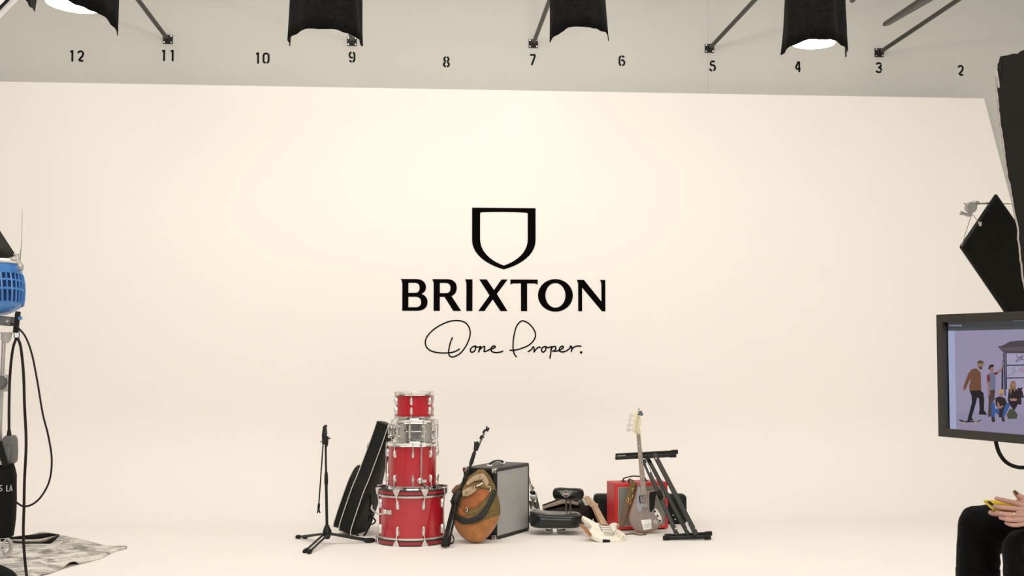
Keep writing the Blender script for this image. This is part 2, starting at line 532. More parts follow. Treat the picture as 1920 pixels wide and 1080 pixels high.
S_ROPER = [[(912, 975), (932, 962), (944, 945), (950, 955), (950, 977), (960, 962), (980, 946), (990, 950)],
           [(1020, 942), (1003, 950), (997, 968), (1008, 978), (1022, 966), (1026, 945), (1036, 950), (1054, 945)],
           [(1061, 943), (1057, 975), (1050, 1016)],
           [(1056, 962), (1068, 946), (1084, 942), (1088, 956), (1077, 970), (1064, 971), (1090, 972), (1115, 963), (1136, 950), (1128, 940), (1113, 951), (1111, 970), (1130, 977), (1155, 970), (1178, 952), (1181, 940), (1190, 948), (1186, 974)],
           [(1187, 966), (1200, 949), (1222, 940), (1247, 941)]]
def script(strokes, name):
    mb = MB()
    for i, s in enumerate(strokes):
        pts = [(p.x, p.y) for p in catmull([Vector((*logo_pt(*q), 0)) for q in s], 6)]
        mb.ribbon(pts, 0.0125, 0.0015 + 0.0002 * i, 0.0045 + 0.0002 * i, WM, caps=12)
    return mb
script([S_D] + S_ONE, 'x').build('script_word', M_LOGO, logo, smooth=False)
mb = script([S_P] + S_ROPER, 'x')
dx, dy = logo_pt(1249, 980)
mb.prism([(dx + 0.0125 * math.cos(2 * PI * k / 16), dy + 0.0125 * math.sin(2 * PI * k / 16)) for k in range(16)], 0.0015, 0.0045, WM)
mb.build('script_word', M_LOGO, logo, smooth=False)

# ------------------------------------------------------------------ skirted lamps that hang over the set
M_SILK = mat('lit_silk', (0.95, 0.93, 0.86), 0.8, emit=(1.0, 0.93, 0.80), estr=6.0)
M_SILKDIM = M_SILK
def skirted_lamp(x0, x1, yb, Y, label, a0, a1, tilt=(0, 0), silk_dz=0.30, silk_r=0.8, watts=46, wave=0.012, aim=(0, 1.0, 0.7), spans=None):
    pl, pr = P(x0, yb, Y), P(x1, yb, Y)
    R = (pr.x - pl.x) / 2
    c = (pl + pr) / 2
    t = thing('skirted_lamp', label, 'studio lamp', c, 'hanging lamps with black skirts')
    Mr = Matrix.Translation(c) @ Matrix.Rotation(tilt[0], 4, 'X') @ Matrix.Rotation(tilt[1], 4, 'Y')
    H = 1.15
    for (a0, a1) in (spans or [(a0, a1)]):
     n = 40; rows = []
     for j in range(13):
         z = H * j / 12
         row = []
         for k in range(n + 1):
             s = k / n
             a = math.radians(a0 + (a1 - a0) * s)
             f = 1 - 0.16 * (z / H) ** 0.7
             w = wave * math.sin(9 * a + 2.2 * z) * (1 - 0.5 * z / H) + 0.006 * noise.noise(Vector((a * 2, z * 4, x0)))
             zz = z
             zz += 0.05 * max(0, -math.sin(a)) ** 2 * (1 - z / H) if spans is None else 0
             if spans is not None and a1 > 300: zz -= (0.02 + 0.10 * s) * (1 - z / H)
             if j == 0:
                 zz += 0.005 * math.sin(5 * a + x0) + 0.008 * noise.noise(Vector((a * 5, 1, x0)))
                 ed = min(s, 1 - s)
                 if ed < 0.06: zz -= 0.014 * (1 - ed / 0.06)
             row.append(Mr @ Vector(((R * f + w) * math.cos(a), (R * f + w) * math.sin(a), zz)))
         rows.append(row)
     MB().grid(rows).build('skirt', M_CLOTH, t, wall=0.006)
    MB(Mr).lathe([(R * .9, H - .01), (R * .9 + .012, H), (R * .9, H + .012), (R * .9 - .012, H)], n=32, closed=True).build('hoop', M_BLACKMETAL, t)
    r = R * silk_r
    z = silk_dz
    MB(Mr).lathe([(0.001, z - 0.010), (r * .55, z - 0.008), (r, z), (r, z + 0.012), (r * .9, z + 0.02), (0.001, z + 0.02)], n=32).build('lamp_face', M_SILK, t)
    MB(Mr).lathe([(r * 1.0, z + .021), (r * .95, z + .25), (r * .5, z + .45), (0.02, z + .5)], n=28).build('lamp_housing', M_BLACKMETAL, t)
    MB().tube([Mr @ Vector((0, 0, z + .48)), Vector((c.x, c.y, 7.18))], 0.016, 8).build('hanger_pipe', M_PIPE, t)
    if watts:
        l = bpy.data.lights.new('lamp_light', 'AREA'); l.shape = 'DISK'; l.size = r * 1.8; l.energy = watts; l.color = WARM
        o = bpy.data.objects.new('lamp_light', l); COL.objects.link(o)
        o.location = Mr @ Vector((0, 0, z - 0.02))
        o.rotation_euler = Vector(aim).to_track_quat('-Z', 'Y').to_euler()
    return t
skirted_lamp(540, 683, 84, 8.6, 'black skirted lamp hanging in front of number nine', 183, 357, silk_dz=0.42, watts=72)
skirted_lamp(1029, 1143, 77, 8.8, 'smaller charcoal skirted lamp hanging between numbers seven and six', 186, 352, tilt=(0, -0.05), silk_dz=0.42, silk_r=0.7, wave=0.006, watts=72)
skirted_lamp(1464, 1587, 101, 8.4, 'black skirted lamp with glowing face hanging above number four', 180, 370, silk_dz=0.07, silk_r=0.64, tilt=(0, 0.02), watts=24)
skirted_lamp(54, 220, 16, 7.6, 'black skirted lamp with large glowing face cut off at the upper left corner', 268, 372, silk_dz=0.02, silk_r=0.60, tilt=(-0.03, 0.07), wave=0.006, spans=[(275, 372), (165, 215)], watts=24)
# ------------------------------------------------------------------ drums, stacked
def ring(mb, r0, r1, z0, z1, C, n=56):
    mb.lathe([(r0, z0), (r1, z0), (r1, z1), (r0, z1)], Matrix.Translation(C), n, closed=True)
    return mb

def polar(C, r, deg, z):                  # deg 0 faces the camera, positive to the right
    a = math.radians(deg)
    return Vector((C.x + r * math.sin(a), C.y - r * math.cos(a), C.z + z))

def frame_at(C, r, deg, z):
    a = math.radians(deg)
    out = Vector((math.sin(a), -math.cos(a), 0)); side = Vector((math.cos(a), math.sin(a), 0))
    return mtx(polar(C, r, deg, z), side, out, UP)

def lug(parent, C, r, deg, z, h, w=0.022, mat_=None):
    # rounded tear-shaped casing, long axis vertical
    m = MB(frame_at(C, r, deg, z))
    rows = []
    for t, ww, d in ((-.5, .35, .004), (-.46, .75, .014), (-.2, 1.0, .021), (.1, .92, .024), (.38, .7, .020), (.47, .5, .012), (.5, .25, .004)):
        row = []
        for k in range(9):
            a = PI * k / 8
            row.append((-w / 2 * ww * math.cos(a), d * math.sin(a) - 0.001, t * h))
        rows.append(row)
    m.grid(rows)
    return m.build('lug', mat_ or M_CHROME, parent)

def drum_body(name, label, C, R, H, shellmat, nl, off, hoop_h=0.02, hoop_over=0.012, hoopmat=None, single=False, lug_h=0.06, cat='drum', group='stacked drums', toprim=0.012, headmat=None):
    t = thing(name, label, cat, C, group)
    ring(MB(), R - 0.008, R, 0.008, H - 0.008, C).build('shell', shellmat, t)
    MB().lathe([(0.001, H - .006), (R + .001, H - .006), (R + .004, H - .010)], Matrix.Translation(C), 56).build('drum_head', headmat or M_HEAD, t)
    MB().lathe([(0.001, .006), (R + .001, .006), (R + .004, .010)], Matrix.Translation(C), 56).build('drum_head', headmat or M_HEAD, t)
    return t

# bass drum lying on its front head
CB = F(772, 1015)
SB = FPX / CB.y
HB = (1015 - 914.5) / SB
RH = 66 / SB; RS = 60.5 / SB
bass = drum_body('bass_drum', 'wide red sparkle bass drum lying flat at the bottom of the drum stack', CB, RS, HB, M_RED, 8, 2.5, headmat=M_BLKHEAD)
M_BLKLACQ = mat('black_hoop_lacquer', (0.012, 0.012, 0.012), 0.3, coat=0.3)
for z0, s in ((HB, -1), (0, 1)):
    zz = lambda a, b: (z0 + s * a, z0 + s * b) if s > 0 else (z0 - b, z0 - a)
    a, b = zz(0, 0.042)
    hp = ring(MB(), RH - 0.014, RH, a, b, CB).build('hoop', M_REDPLAIN, bass)
    a, b = zz(-0.001 if s < 0 else 0, 0.011); ring(MB(), RH - 0.013, RH + 0.0012, a, b, CB).build('hoop_edge', M_BLKLACQ, hp)
    a, b = zz(0.034, 0.043); ring(MB(), RH - 0.013, RH + 0.0012, a, b, CB).build('hoop_edge', M_BLKLACQ, hp)
    a, b = zz(0.046, 0.060); ring(MB(), RS - 0.001, RS + 0.014, a, b, CB).build('head_rim', M_SATIN, bass)
    for k in range(8):
        deg = 2.5 + 22.5 + 45 * k
        zl = z0 + s * 0.115
        lg = lug(bass, CB, RS, deg, zl, 0.075 if s > 0 else 0.075, 0.03, M_SATIN)
        m = MB(); m.tube([polar(CB, RH + .010, deg, z0 - s * 0.004), polar(CB, RS + .016, deg, zl)], 0.0042, 6)
        m.build('tension_rod', M_SATIN, lg)
        m = MB(frame_at(CB, RH + 0.001, deg, z0))
        m.prism([(-.030, -s * .006), (.030, -s * .006), (.024, s * .012), (.008, s * .045), (-.008, s * .045), (-.024, s * .012)], 0, 0.012, Matrix(((1, 0, 0, 0), (0, 0, 1, 0), (0, 1, 0, 0), (0, 0, 0, 1))) if False else m.M @ Matrix(((1, 0, 0, 0), (0, 0, 1, 0), (0, 1, 0, 0), (0, 0, 0, 1))))
        m.box((0, -.008, -s * .005), (.05, .03, .008))
        m.build('claw_hook', M_SATIN, lg, bevel=0.002)
# spur on the left
q = frame_at(CB, RS, -38, HB * .60)
m = MB(q); m.box((0, .012, 0), (.075, .024, .034)); m.tube([(-.02, .03, -.014), (-.02, .03, .02)], .016, 10)
sp = m.build('spur_bracket', M_SATIN, bass, bevel=0.004)
m = MB(); m.tube([q @ Vector((-.01, .03, -.006)), q @ Vector((-.075, .045, -.016)), q @ Vector((-.16, .03, .012)), q @ Vector((-.20, -.01, .034))], .0065, 8, smooth=4)
m.build('spur_rod', M_CHROME, sp)

# floor tom
CT = Vector((CB.x + 0.5 / SB, CB.y, HB - 0.0055))
HT = (916 - 831) / SB; RT = 44.8 / SB
ft = drum_body('floor_tom', 'red sparkle floor tom with a bent chrome leg, standing on the bass drum', CT, RT, HT, M_RED, 8, 5)
def metal_hoop(t, C, R, z, s):
    m = MB()
    zz = lambda x: z + s * x
    m.lathe([(R + .003, zz(0)), (R + .011, zz(0)), (R + .009, zz(.004)), (R + .009, zz(.022)), (R + .017, zz(.026)), (R + .017, zz(.028)), (R + .006, zz(.028)), (R + .006, zz(.004)), (R + .003, zz(.004))], Matrix.Translation(C), 56, closed=True)
    return m.build('hoop', M_CHROME, t)
for z0, s in ((HT, -1), (0, 1)):
    metal_hoop(ft, CT, RT, z0, s)
    for k in range(8):
        deg = 6 + 45 * k
        zl = z0 + s * 0.085
        lg = lug(ft, CT, RT, deg, zl, 0.062, 0.025, M_SATIN)
        MB().tube([polar(CT, RT + .014, deg, z0), polar(CT, RT + .014, deg, zl)], 0.004, 6).build('tension_rod', M_SATIN, lg)
for deg, up, lo in ((24, HT * .99, -1), (-97, HT * .95, 0), (144, HT * .95, 0)):
    q = frame_at(CT, RT, deg, 0.070)
    m = MB(q); m.lathe([(0.001, .016), (.016, .014), (.026, .004), (.027, -.004), (.001, -.004)], q @ Matrix.Rotation(-PI / 2, 4, 'X'), 20)
    m.box((.028, .018, 0), (.03, .008, .022))
    b = m.build('leg_bracket', M_SATIN, ft)
    pts = [(0, .02, up - .07), (0, .02, -.01), (.004, .022, -.02)]
    if lo < 0: pts += [(.045, .03, -.045), (.055, .03, -.052)]
    MB().tube([q @ Vector(p) for p in pts], .0055, 8).build('leg', M_CHROME, b)

# snare drum
CS = Vector((CB.x + 4.5 / SB, CB.y, CT.z + HT + 0.0005))
HS = 41.5 / SB; RSN = 39.5 / SB
sn = drum_body('snare_drum', 'mirror chrome snare drum between two red toms', CS, RSN, HS, M_CHROME, 10, -8)
m = MB(); m.lathe([(RSN, HS * .48), (RSN + .004, HS * .49), (RSN + .004, HS * .51), (RSN, HS * .52)], Matrix.Translation(CS), 56); m.build('shell_bead', M_CHROME, sn)
for z0, s in ((HS, -1), (0, 1)): metal_hoop(sn, CS, RSN, z0, s)
for k in range(10):
    deg = -8 + 36 * k
    m = MB(); m.tube([polar(CS, RSN + .016, deg, HS * .22), polar(CS, RSN + .016, deg, HS * .78)], .0075, 8)
    for zz in (.28, .72): m.tube([polar(CS, RSN - .002, deg, HS * zz), polar(CS, RSN + .017, deg, HS * zz)], .007, 8)
    lg = m.build('lug', M_SATIN, sn)
    MB().tube([polar(CS, RSN + .016, deg, .002), polar(CS, RSN + .016, deg, HS - .002)], .0035, 6).build('tension_rod', M_SATIN, lg)
q = frame_at(CS, RSN, -72, HS * .5)
m = MB(q); m.box((0, .014, 0), (.04, .028, .075)); m.box((-.004, .036, .012), (.02, .016, .075)); m.box((0, .03, -.045), (.03, .03, .02))
m.build('throw_off', M_CHROME, sn, bevel=0.004)
q = frame_at(CS, RSN, 68, HS * .5)
MB(q).box((0, .012, -.01), (.028, .024, .05)).build('butt_plate', M_CHROME, sn, bevel=0.004)
MB().lathe([(.001, .0015), (.006, .0015), (.006, 0)], frame_at(CS, RSN, -22, HS * .55) @ Matrix.Rotation(-PI / 2, 4, 'X'), 10).build('air_vent', M_BLACKMETAL, sn)

# rack tom
CR = Vector((CB.x + 3.7 / SB, CB.y, CS.z + HS + 0.0005))
HR = 51.5 / SB; RR = 34.8 / SB
rt = drum_body('rack_tom', 'small red sparkle tom on top of the drum stack', CR, RR, HR, M_RED, 6, -4)
for z0, s in ((HR, -1), (0, 1)):
    metal_hoop(rt, CR, RR, z0, s)
    for k in range(6):
        deg = -4 + 60 * k
        zl = z0 + s * 0.073
        lg = lug(rt, CR, RR, deg, zl, 0.062, 0.028, M_SATIN)
        MB().tube([polar(CR, RR + .014, deg, z0), polar(CR, RR + .014, deg, zl)], 0.004, 6).build('tension_rod', M_SATIN, lg)

# ------------------------------------------------------------------ microphone stand
f1, f2, f3 = F(566, 1010), F(577, 1037), F(693, 1017)
C0 = (f1 + f2 + f3) / 3; C0.z = 0
YM = C0.y
ms = thing('microphone_stand', 'black microphone stand with its boom hanging down, left of the drums', 'mic stand', C0)
hub = P(613, 1000, YM)
hubz = 0.085
HC = Vector((hub.x, YM, hubz))
def stand_part(name, mb, mat_=M_BLACKMETAL, parent=ms, **k): return mb.build(name, mat_, parent, **k)
m = MB(); m.lathe([(.001, 0.045), (.022, .045), (.03, .07), (.034, .10), (.026, .125), (.018, .15), (.001, .15)], Matrix.Translation((HC.x, HC.y, 0)), 18)
stand_part('hub', m)
for fp in (f1, f2, f3):
    d = (fp - HC); d.z = 0; d.normalize(); s = Vector((-d.y, d.x, 0))
    for k in (-1, 1):
        a = HC + s * 0.018 * k + d * .015 + Vector((0, 0, 0.0))
        b = Vector((fp.x, fp.y, 0.018)) + s * 0.022 * k - d * (0.0 if k > 0 else .03)
        lg = stand_part('leg', MB().tube([a, b], .0085, 10))
        dd = (b - a).normalized()
        MB().tube([b - dd * .012, b + dd * .012, b + dd * .035], [.013, .017, .017], 12, round_=True).build('rubber_foot', M_RUBBER, lg)
top = P(611, 815, YM)
PX = lambda x, y, dY=0: P(x, y, YM + dY)
stand_part('pole', MB().tube([Vector((HC.x, HC.y, .12)), PX(611.5, 900)], .0115, 12))
stand_part('upper_pole', MB().tube([PX(611.6, 905), PX(610.5, 825)], .0085, 12))
stand_part('height_clutch', MB().tube([PX(611.7, 909), PX(611.7, 905), PX(611.6, 890), PX(611.6, 885)], [.0135, .0155, .014, .011], 14))
m = MB(); m.tube([PX(608, 833), PX(608, 815), PX(609, 803), PX(607.5, 799)], [.017, .02, .017, .012], 12); m.tube([PX(606, 812), PX(613, 812)], .02, 12)
stand_part('boom_head', m)
stand_part('wing_screw', MB().tube([PX(600, 829), PX(606, 828), PX(614, 823), PX(620, 821), PX(619, 824)], [.006, .010, .013, .008, .004], 8, flat=.5))
stand_part('mic_thread', MB().tube([PX(608, 800), PX(611, 798.5), PX(613.5, 799)], [.011, .01, .006], 8))
stand_part('counterweight_cap', MB().tube([PX(611, 838), PX(612, 832), PX(612.5, 818)], [.010, .015, .016], 10))
stand_part('boom', MB().tube([PX(606, 830, -.02), PX(597.5, 950, -.05)], .0055, 10))
m = MB(); m.tube([PX(598, 944, -.05), PX(597.3, 954, -.05)], .010, 10); m.tube([PX(597.3, 954, -.05), PX(595, 962, -.05)], [.007, .005], 8); m.tube([PX(597.3, 954, -.05), PX(600, 962, -.05)], [.007, .005], 8)
stand_part('mic_clip', m)
stand_part('leg_lock', MB().tube([PX(613, 995), PX(618, 992), PX(620, 997), PX(622, 1004)], [.008, .009, .007, .005], 8, smooth=3))

# ------------------------------------------------------------------ soft instrument bag leaning on the drums
g0 = F(640, 1007)
YG = g0.y + 0.02
LEAN = math.atan2(69, 205)
v_ = Vector((math.sin(LEAN), 0.02, math.cos(LEAN))).normalized()
w_ = Vector((math.sin(math.radians(17)), math.cos(math.radians(17)), 0))
t_ = v_.cross(w_); t_ = -t_ if t_.x < 0 else t_
t_.normalize(); w_ = t_.cross(v_); w_ = -w_ if w_.y < 0 else w_
GO = Vector((g0.x, YG, 0.035))
GM = mtx(GO, w_, v_, t_)                   # local: x into depth, y along length, z thickness (right)
LEN = 0.945
near = [(0.07, 0.0), (0.02, 0.02), (0.0, 0.10), (0.0, 0.36), (0.02, 0.46), (0.032, 0.58), (0.045, 0.78), (0.046, 0.92), (0.06, 0.945)]
far = [(0.26, 0.945), (0.275, 0.92), (0.29, 0.78), (0.31, 0.58), (0.345, 0.46), (0.40, 0.33), (0.42, 0.20), (0.39, 0.06), (0.31, 0.0)]
outline = [(p.x, p.y) for p in catmull([Vector((*p, 0)) for p in near + far], 4, closed=True)]
bag = thing('instrument_gig_bag', 'tall black gig bag with white piping leaning against the drum stack', 'gig bag', GO)
def soft_slab(mb, out, z0, z1, bulge, M):
    cx = sum(p[0] for p in out) / len(out); cy = sum(p[1] for p in out) / len(out)
    def lay(sc, z): return [M @ Vector((cx + (p[0] - cx) * sc, cy + (p[1] - cy) * sc, z)) for p in out]
    rows = [lay(.02, z0 - bulge), lay(.5, z0 - bulge * .8), lay(.85, z0 - bulge * .35), lay(.97, z0), lay(1.0, z0 + .008), lay(1.0, (z0 + z1) / 2), lay(1.0, z1 - .008), lay(.97, z1), lay(.85, z1 + bulge * .35), lay(.5, z1 + bulge * .8), lay(.02, z1 + bulge)]
    mb.grid(rows, closed_u=True)
    return mb
soft_slab(MB(), outline, -0.045, 0.070, 0.016, GM).build('body', M_NYLON, bag)
pocket = [(p.x, p.y) for p in catmull([Vector((*p, 0)) for p in [(0.08, 0.01), (0.03, 0.03), (0.015, 0.12), (0.015, 0.33), (0.03, 0.45), (0.08, 0.53), (0.2, 0.54), (0.33, 0.50), (0.39, 0.34), (0.41, 0.2), (0.38, 0.06), (0.3, 0.01)]], 4, closed=True)]
soft_slab(MB(), pocket, -0.105, -0.047, 0.012, GM).build('pocket', M_NYLON, bag)
for zz, out in ((-0.042, outline), (0.067, outline), (-0.102, pocket)):
    pts = [GM @ Vector((p[0], p[1], zz)) for p in out]
    c = sum(pts, Vector()) / len(pts)
    pts = [p + (p - c).normalized() * 0.002 for p in pts]
    MB().tube(pts + [pts[0]], 0.0042, 6).build('piping', M_PIPING, bag)
MB().tube([GM @ Vector(p) for p in ((.07, .70, -.044), (.065, .735, -.058), (.075, .77, -.046))], .008, 6, smooth=4, flat=.4).build('hang_loop', M_NYLON, bag)
MB().tube([GM @ Vector((.045, .715, -.040)), GM @ Vector((.034, .718, -.046))], .007, 8).build('zip_pull', M_SATIN, bag)
MB().tube([GM @ Vector((.12, .35, .085)), P(694, 960, YG + .10), P(697, 975, YG + .06), P(687, 997, YG + .05), P(678, 1008, YG + .04), P(668, 1000, YG + .03), GM @ Vector((.02, .12, .06))], .010, 6, smooth=5, flat=.3).build('shoulder_strap', M_NYLON, bag)
MB().tube([P(684, 974, YG + .02), P(690, 982, YG + .01), P(698, 983, YG + .02), P(704, 977, YG + .04), P(698, 970, YG + .06), P(692, 968, YG + .05), P(690, 978, YG + .04)], .008, 6, smooth=5, flat=.35).build('strap_loop', M_NYLON, bag)

# ------------------------------------------------------------------ folded tripod stand leaning on the speaker cabinet
b0 = F(836, 1018)
YT0 = b0.y
fs = thing('folded_tripod_stand', 'folded black boom tripod leaning in front of the canvas backpack', 'mic stand', Vector((b0.x, b0.y, 0)))
def TP(x, y):
    t = (1018 - y) / 218.0
    return P(x, y, YT0 - 0.25 + 0.36 * max(t, 0))
for x0, x1, dd in ((831, 851, 0), (836, 855, -.02), (841, 860, .02)):
    a = TP(x0, 1019) + Vector((0, dd, 0)); b = TP(x1, 938) + Vector((0, dd, 0))
    lg = MB().tube([a, b], .0095, 10).build('leg', mat('gloss_black_tube', (0.03, 0.03, 0.028), 0.18, 0.6), fs)
    MB().tube([a - (b - a).normalized() * .012, a + (b - a).normalized() * .04], [.016, .014], 10, round_=True).build('rubber_foot', M_RUBBER, lg)
MB().tube([TP(850, 943), TP(853, 938), TP(860, 926), TP(862, 920)], [.020, .032, .030, .018], 14).build('collar', M_BLACKMETAL, fs)
MB().tube([TP(856, 934), TP(846, 940), TP(849, 947)], [.012, .011, .008], 8).build('lock_knob', M_RUBBER, fs)
MB().tube([TP(857, 932), TP(884, 868)], .0105, 12).build('pole', MATS['gloss_black_tube'], fs)
MB().tube([TP(868, 906), TP(871, 899), TP(876, 886), TP(877, 884)], [.011, .0165, .0155, .011], 12).build('height_clutch', M_RUBBER, fs)
MB().tube([TP(882, 872), TP(883.5, 868), TP(889, 850), TP(890, 847)], [.012, .0165, .0155, .011], 12).build('boom_clutch', M_RUBBER, fs)
MB().tube([TP(889, 850), TP(894, 836)], .010, 10).build('upper_pole', MATS['gloss_black_tube'], fs)
MB().tube([TP(892, 844), TP(894, 832), TP(897, 830)], [.018, .022, .016], 12).build('boom_head', M_RUBBER, fs)
m = MB(); m.tube([TP(896, 832), TP(891, 832), TP(889, 828)], [.010, .009, .006], 8, flat=.6)
m.build('wing_screw', M_RUBBER, fs)
MB().tube([TP(895, 842), TP(908, 811)], .0085, 10).build('boom', mat('grey_tube', (.16, .16, .14), .25, .7), fs)
m = MB(); m.tube([TP(901, 823), TP(904, 817)], .012, 10); m.tube([TP(900, 820), TP(908, 820)], .006, 8)
m.build('boom_collar', M_RUBBER, fs)
m = MB(); m.tube([TP(906, 812), TP(909, 807), TP(913, 806)], .010, 10); m.tube([TP(913, 808), TP(917, 802)], [.012, .007], 8); m.tube([TP(913, 807), TP(912.5, 799)], [.010, .005], 8)
m.build('mic_clip', M_RUBBER, fs)
MB().tube([TP(845, 1000), TP(849, 1005), TP(851, 1013), F(849, 1019) + Vector((0, .0, .008)), F(845, 1021) + Vector((0, 0, .008))], .008, 6, smooth=4, flat=.4).build('strap', M_NYLON, fs)
# ------------------------------------------------------------------ speaker cabinet with grey grille
A0 = F(929, 1013); A0.z = 0
A1 = F(991, 995); A1.z = 0
AX = (A1 - A0); AWID = AX.length; AX.normalize()
AD = Vector((-AX.y, AX.x, 0))               # towards the far left
AH, ADEP = 0.572, 0.30
cabc = A0 + AX * AWID / 2 + AD * ADEP / 2
cab = thing('speaker_cabinet', 'tall black speaker cabinet with silver-grey grille cloth and top handle', 'speaker', cabc)
CM = mtx(A0, AX, UP, -AD)                   # local: x along grille, y up, z out of the grille
m = MB(CM); m.box((AWID / 2, AH / 2 + .006, -ADEP / 2), (AWID, AH - .012, ADEP))
m.build('body', M_VINYL, cab, bevel=0.012, bseg=3)
def grille_mat(name, c1, c2, scale):
    m_ = mat(name, c1, 0.85, var=0.03, scale=6)
    nt = m_.node_tree; bs = nt.nodes['Principled BSDF']
    tc = [n for n in nt.nodes if n.type == 'TEX_COORD'][0]
    ck = nt.nodes.new('ShaderNodeTexChecker'); ck.inputs['Scale'].default_value = scale
    ck.inputs['Color1'].default_value = (*c1, 1); ck.inputs['Color2'].default_value = (*c2, 1)
    nz = nt.nodes.new('ShaderNodeTexNoise'); nz.inputs['Scale'].default_value = 14
    mx = nt.nodes.new('ShaderNodeMix'); mx.data_type = 'RGBA'; mx.blend_type = 'MULTIPLY'; mx.inputs['Factor'].default_value = 0.25
    nt.links.new(tc.outputs['Object'], ck.inputs['Vector']); nt.links.new(tc.outputs['Object'], nz.inputs['Vector'])
    nt.links.new(ck.outputs['Color'], mx.inputs[6]); nt.links.new(nz.outputs['Color'], mx.inputs[7])
    nt.links.new(mx.outputs[2], bs.inputs['Base Color'])
    return m_
M_GRILLE = grille_mat('silver_grille_cloth', (0.50, 0.51, 0.49), (0.34, 0.35, 0.34), 260)
MB(CM).box((AWID / 2, AH / 2 + .004, -.001), (AWID - .034, AH - .046, .010)).build('grille', M_GRILLE, cab, bevel=0.003)
m = MB(CM)
b = .011
for (c, s) in (((AWID / 2, AH - .016, .003), (AWID - .01, .020, .010)), ((AWID / 2, .020, .003), (AWID - .01, .020, .010)), ((.012, AH / 2, .003), (.016, AH - .03, .010)), ((AWID - .010, AH / 2, .003), (.016, AH - .03, .010))):
    m.box(c, s)
m.build('grille_frame', M_VINYL, cab, bevel=0.003)
for ux in (0.0, 1.0):
    for uy in (0.0, 1.0):
        for uz in (0.0, 1.0):
            if ux == 1.0 and uz == 1.0: pass
            cx, cy, cz = ux * AWID, .008 + uy * (AH - .016), -uz * ADEP
            sx, sy, sz = (1 if ux == 0 else -1), (1 if uy == 0 else -1), (-1 if uz == 0 else 1)
            m = MB(CM)
            m.box((cx + sx * .016, cy + sy * .013, cz - sz * .001), (.036, .036, .005))
            m.box((cx - sx * .001, cy + sy * .013, cz + sz * .016), (.005, .036, .036))
            m.box((cx + sx * .016, cy - sy * .004, cz + sz * .016), (.036, .005, .036))
            m.build('corner_protector', M_BLACKMETAL if ux == 1.0 else M_CHROME, cab, bevel=0.003)
h0 = CM @ Vector((AWID * .30, AH, -ADEP * .5)); h1 = CM @ Vector((AWID * .70, AH, -ADEP * .5))
hd = MB().tube([h0 + UP * .006, h0 + UP * .024 + (h1 - h0) * .1, (h0 + h1) / 2 + UP * .036, h1 + UP * .024 - (h1 - h0) * .1, h1 + UP * .006], .012, 8, smooth=5, flat=.5).build('handle', M_RUBBER, cab)
for q in (h0, h1):
    MB().box((q.x, q.y, q.z + .004), (.045, .045, .012)).build('handle_cap', M_CHROME, hd, bevel=0.003)

# ------------------------------------------------------------------ canvas backpack
M_OLIVE = mat('olive_canvas', (0.155, 0.105, 0.032), 0.9, var=0.25, scale=16, bump=0.5, bscale=40)
M_SUEDE = mat('tan_suede', (0.36, 0.145, 0.04), 0.85, var=0.22, scale=14, bump=0.3, bscale=60, sheen=0.2)
M_SUEDE2 = mat('orange_suede', (0.30, 0.095, 0.025), 0.85, var=0.25, scale=14, bump=0.3, bscale=60, sheen=0.2)
M_KHAKI = mat('khaki_webbing', (0.38, 0.28, 0.17), 0.85, var=0.15, scale=60)
M_STRAP = mat('charcoal_webbing', (0.030, 0.034, 0.032), 0.8, var=0.15, scale=60)
kb = F(893, 1017)
YK = kb.y - 0.02
KY = [880, 884, 890, 900, 910, 920, 930, 940, 950, 960, 970, 980, 990, 1000, 1008, 1013, 1017]
KL = [897, 892, 883, 869, 860, 852, 848, 846.5, 846, 846.5, 848, 850, 854, 860, 867.5, 874, 884]
KR = [907, 911, 917, 923, 928, 931, 934, 936.5, 938, 938.5, 937, 933, 928, 921, 913.5, 908, 901]
KD = [.02, .035, .055, .075, .09, .10, .107, .112, .117, .12, .12, .118, .112, .10, .085, .07, .045]
pack = thing('canvas_backpack', 'olive canvas and tan suede backpack slumped against the speaker cabinet', 'backpack', Vector((kb.x, YK, 0)))
def k_lr(y): return lerp_list(KY, KL, y), lerp_list(KY, KR, y), lerp_list(KY, KD, y)
def k_wrinkle(x, y): return 0.010 * noise.noise(Vector((x * .05, y * .09, 3))) + 0.004 * noise.noise(Vector((x * .15, y * .2, 7)))
def k_front(x, y, off=0.0):
    l, r, d = k_lr(y)
    t = max(-0.999, min(0.999, (x - (l + r) / 2) / ((r - l) / 2)))
    return P(x, y, YK - d * (1 - abs(t) ** 2.6) ** 0.5 - off + k_wrinkle(x, y) * (1 - t * t))
def k_ring(y, n=40):
    l, r, d = k_lr(y); c = (l + r) / 2; h = (r - l) / 2
    row = []
    for k in range(n):
        a = 2 * PI * k / n
        t = math.cos(a)
        dep = d * (1 - abs(t) ** 2.6) ** 0.5
        x = c + h * t
        row.append(P(x, y, YK - dep + k_wrinkle(x, y) * (1 - t * t)) if math.sin(a) >= 0 else P(x, y, YK + dep * .35))
    return row
def k_loft(y0, y1, n, grow=0):
    ys = [y0 + (y1 - y0) * i / n for i in range(n + 1)]
    return [k_ring(y) for y in ys]
def floor_clip(rows):
    for r in rows:
        for p in r:
            if p.z < 0.004: p.z = 0.004
    return rows
def capped(rows):
    c0 = sum(rows[0], Vector()) / len(rows[0]); c1 = sum(rows[-1], Vector()) / len(rows[-1])
    return [[c0.copy() for _ in rows[0]]] + rows + [[c1.copy() for _ in rows[0]]]
MB().grid(capped(k_loft(880, 968, 22)), closed_u=True).build('body', M_OLIVE, pack)
MB().grid(floor_clip(capped(k_loft(966, 1017, 16))), closed_u=True).build('base_panel', M_SUEDE, pack)
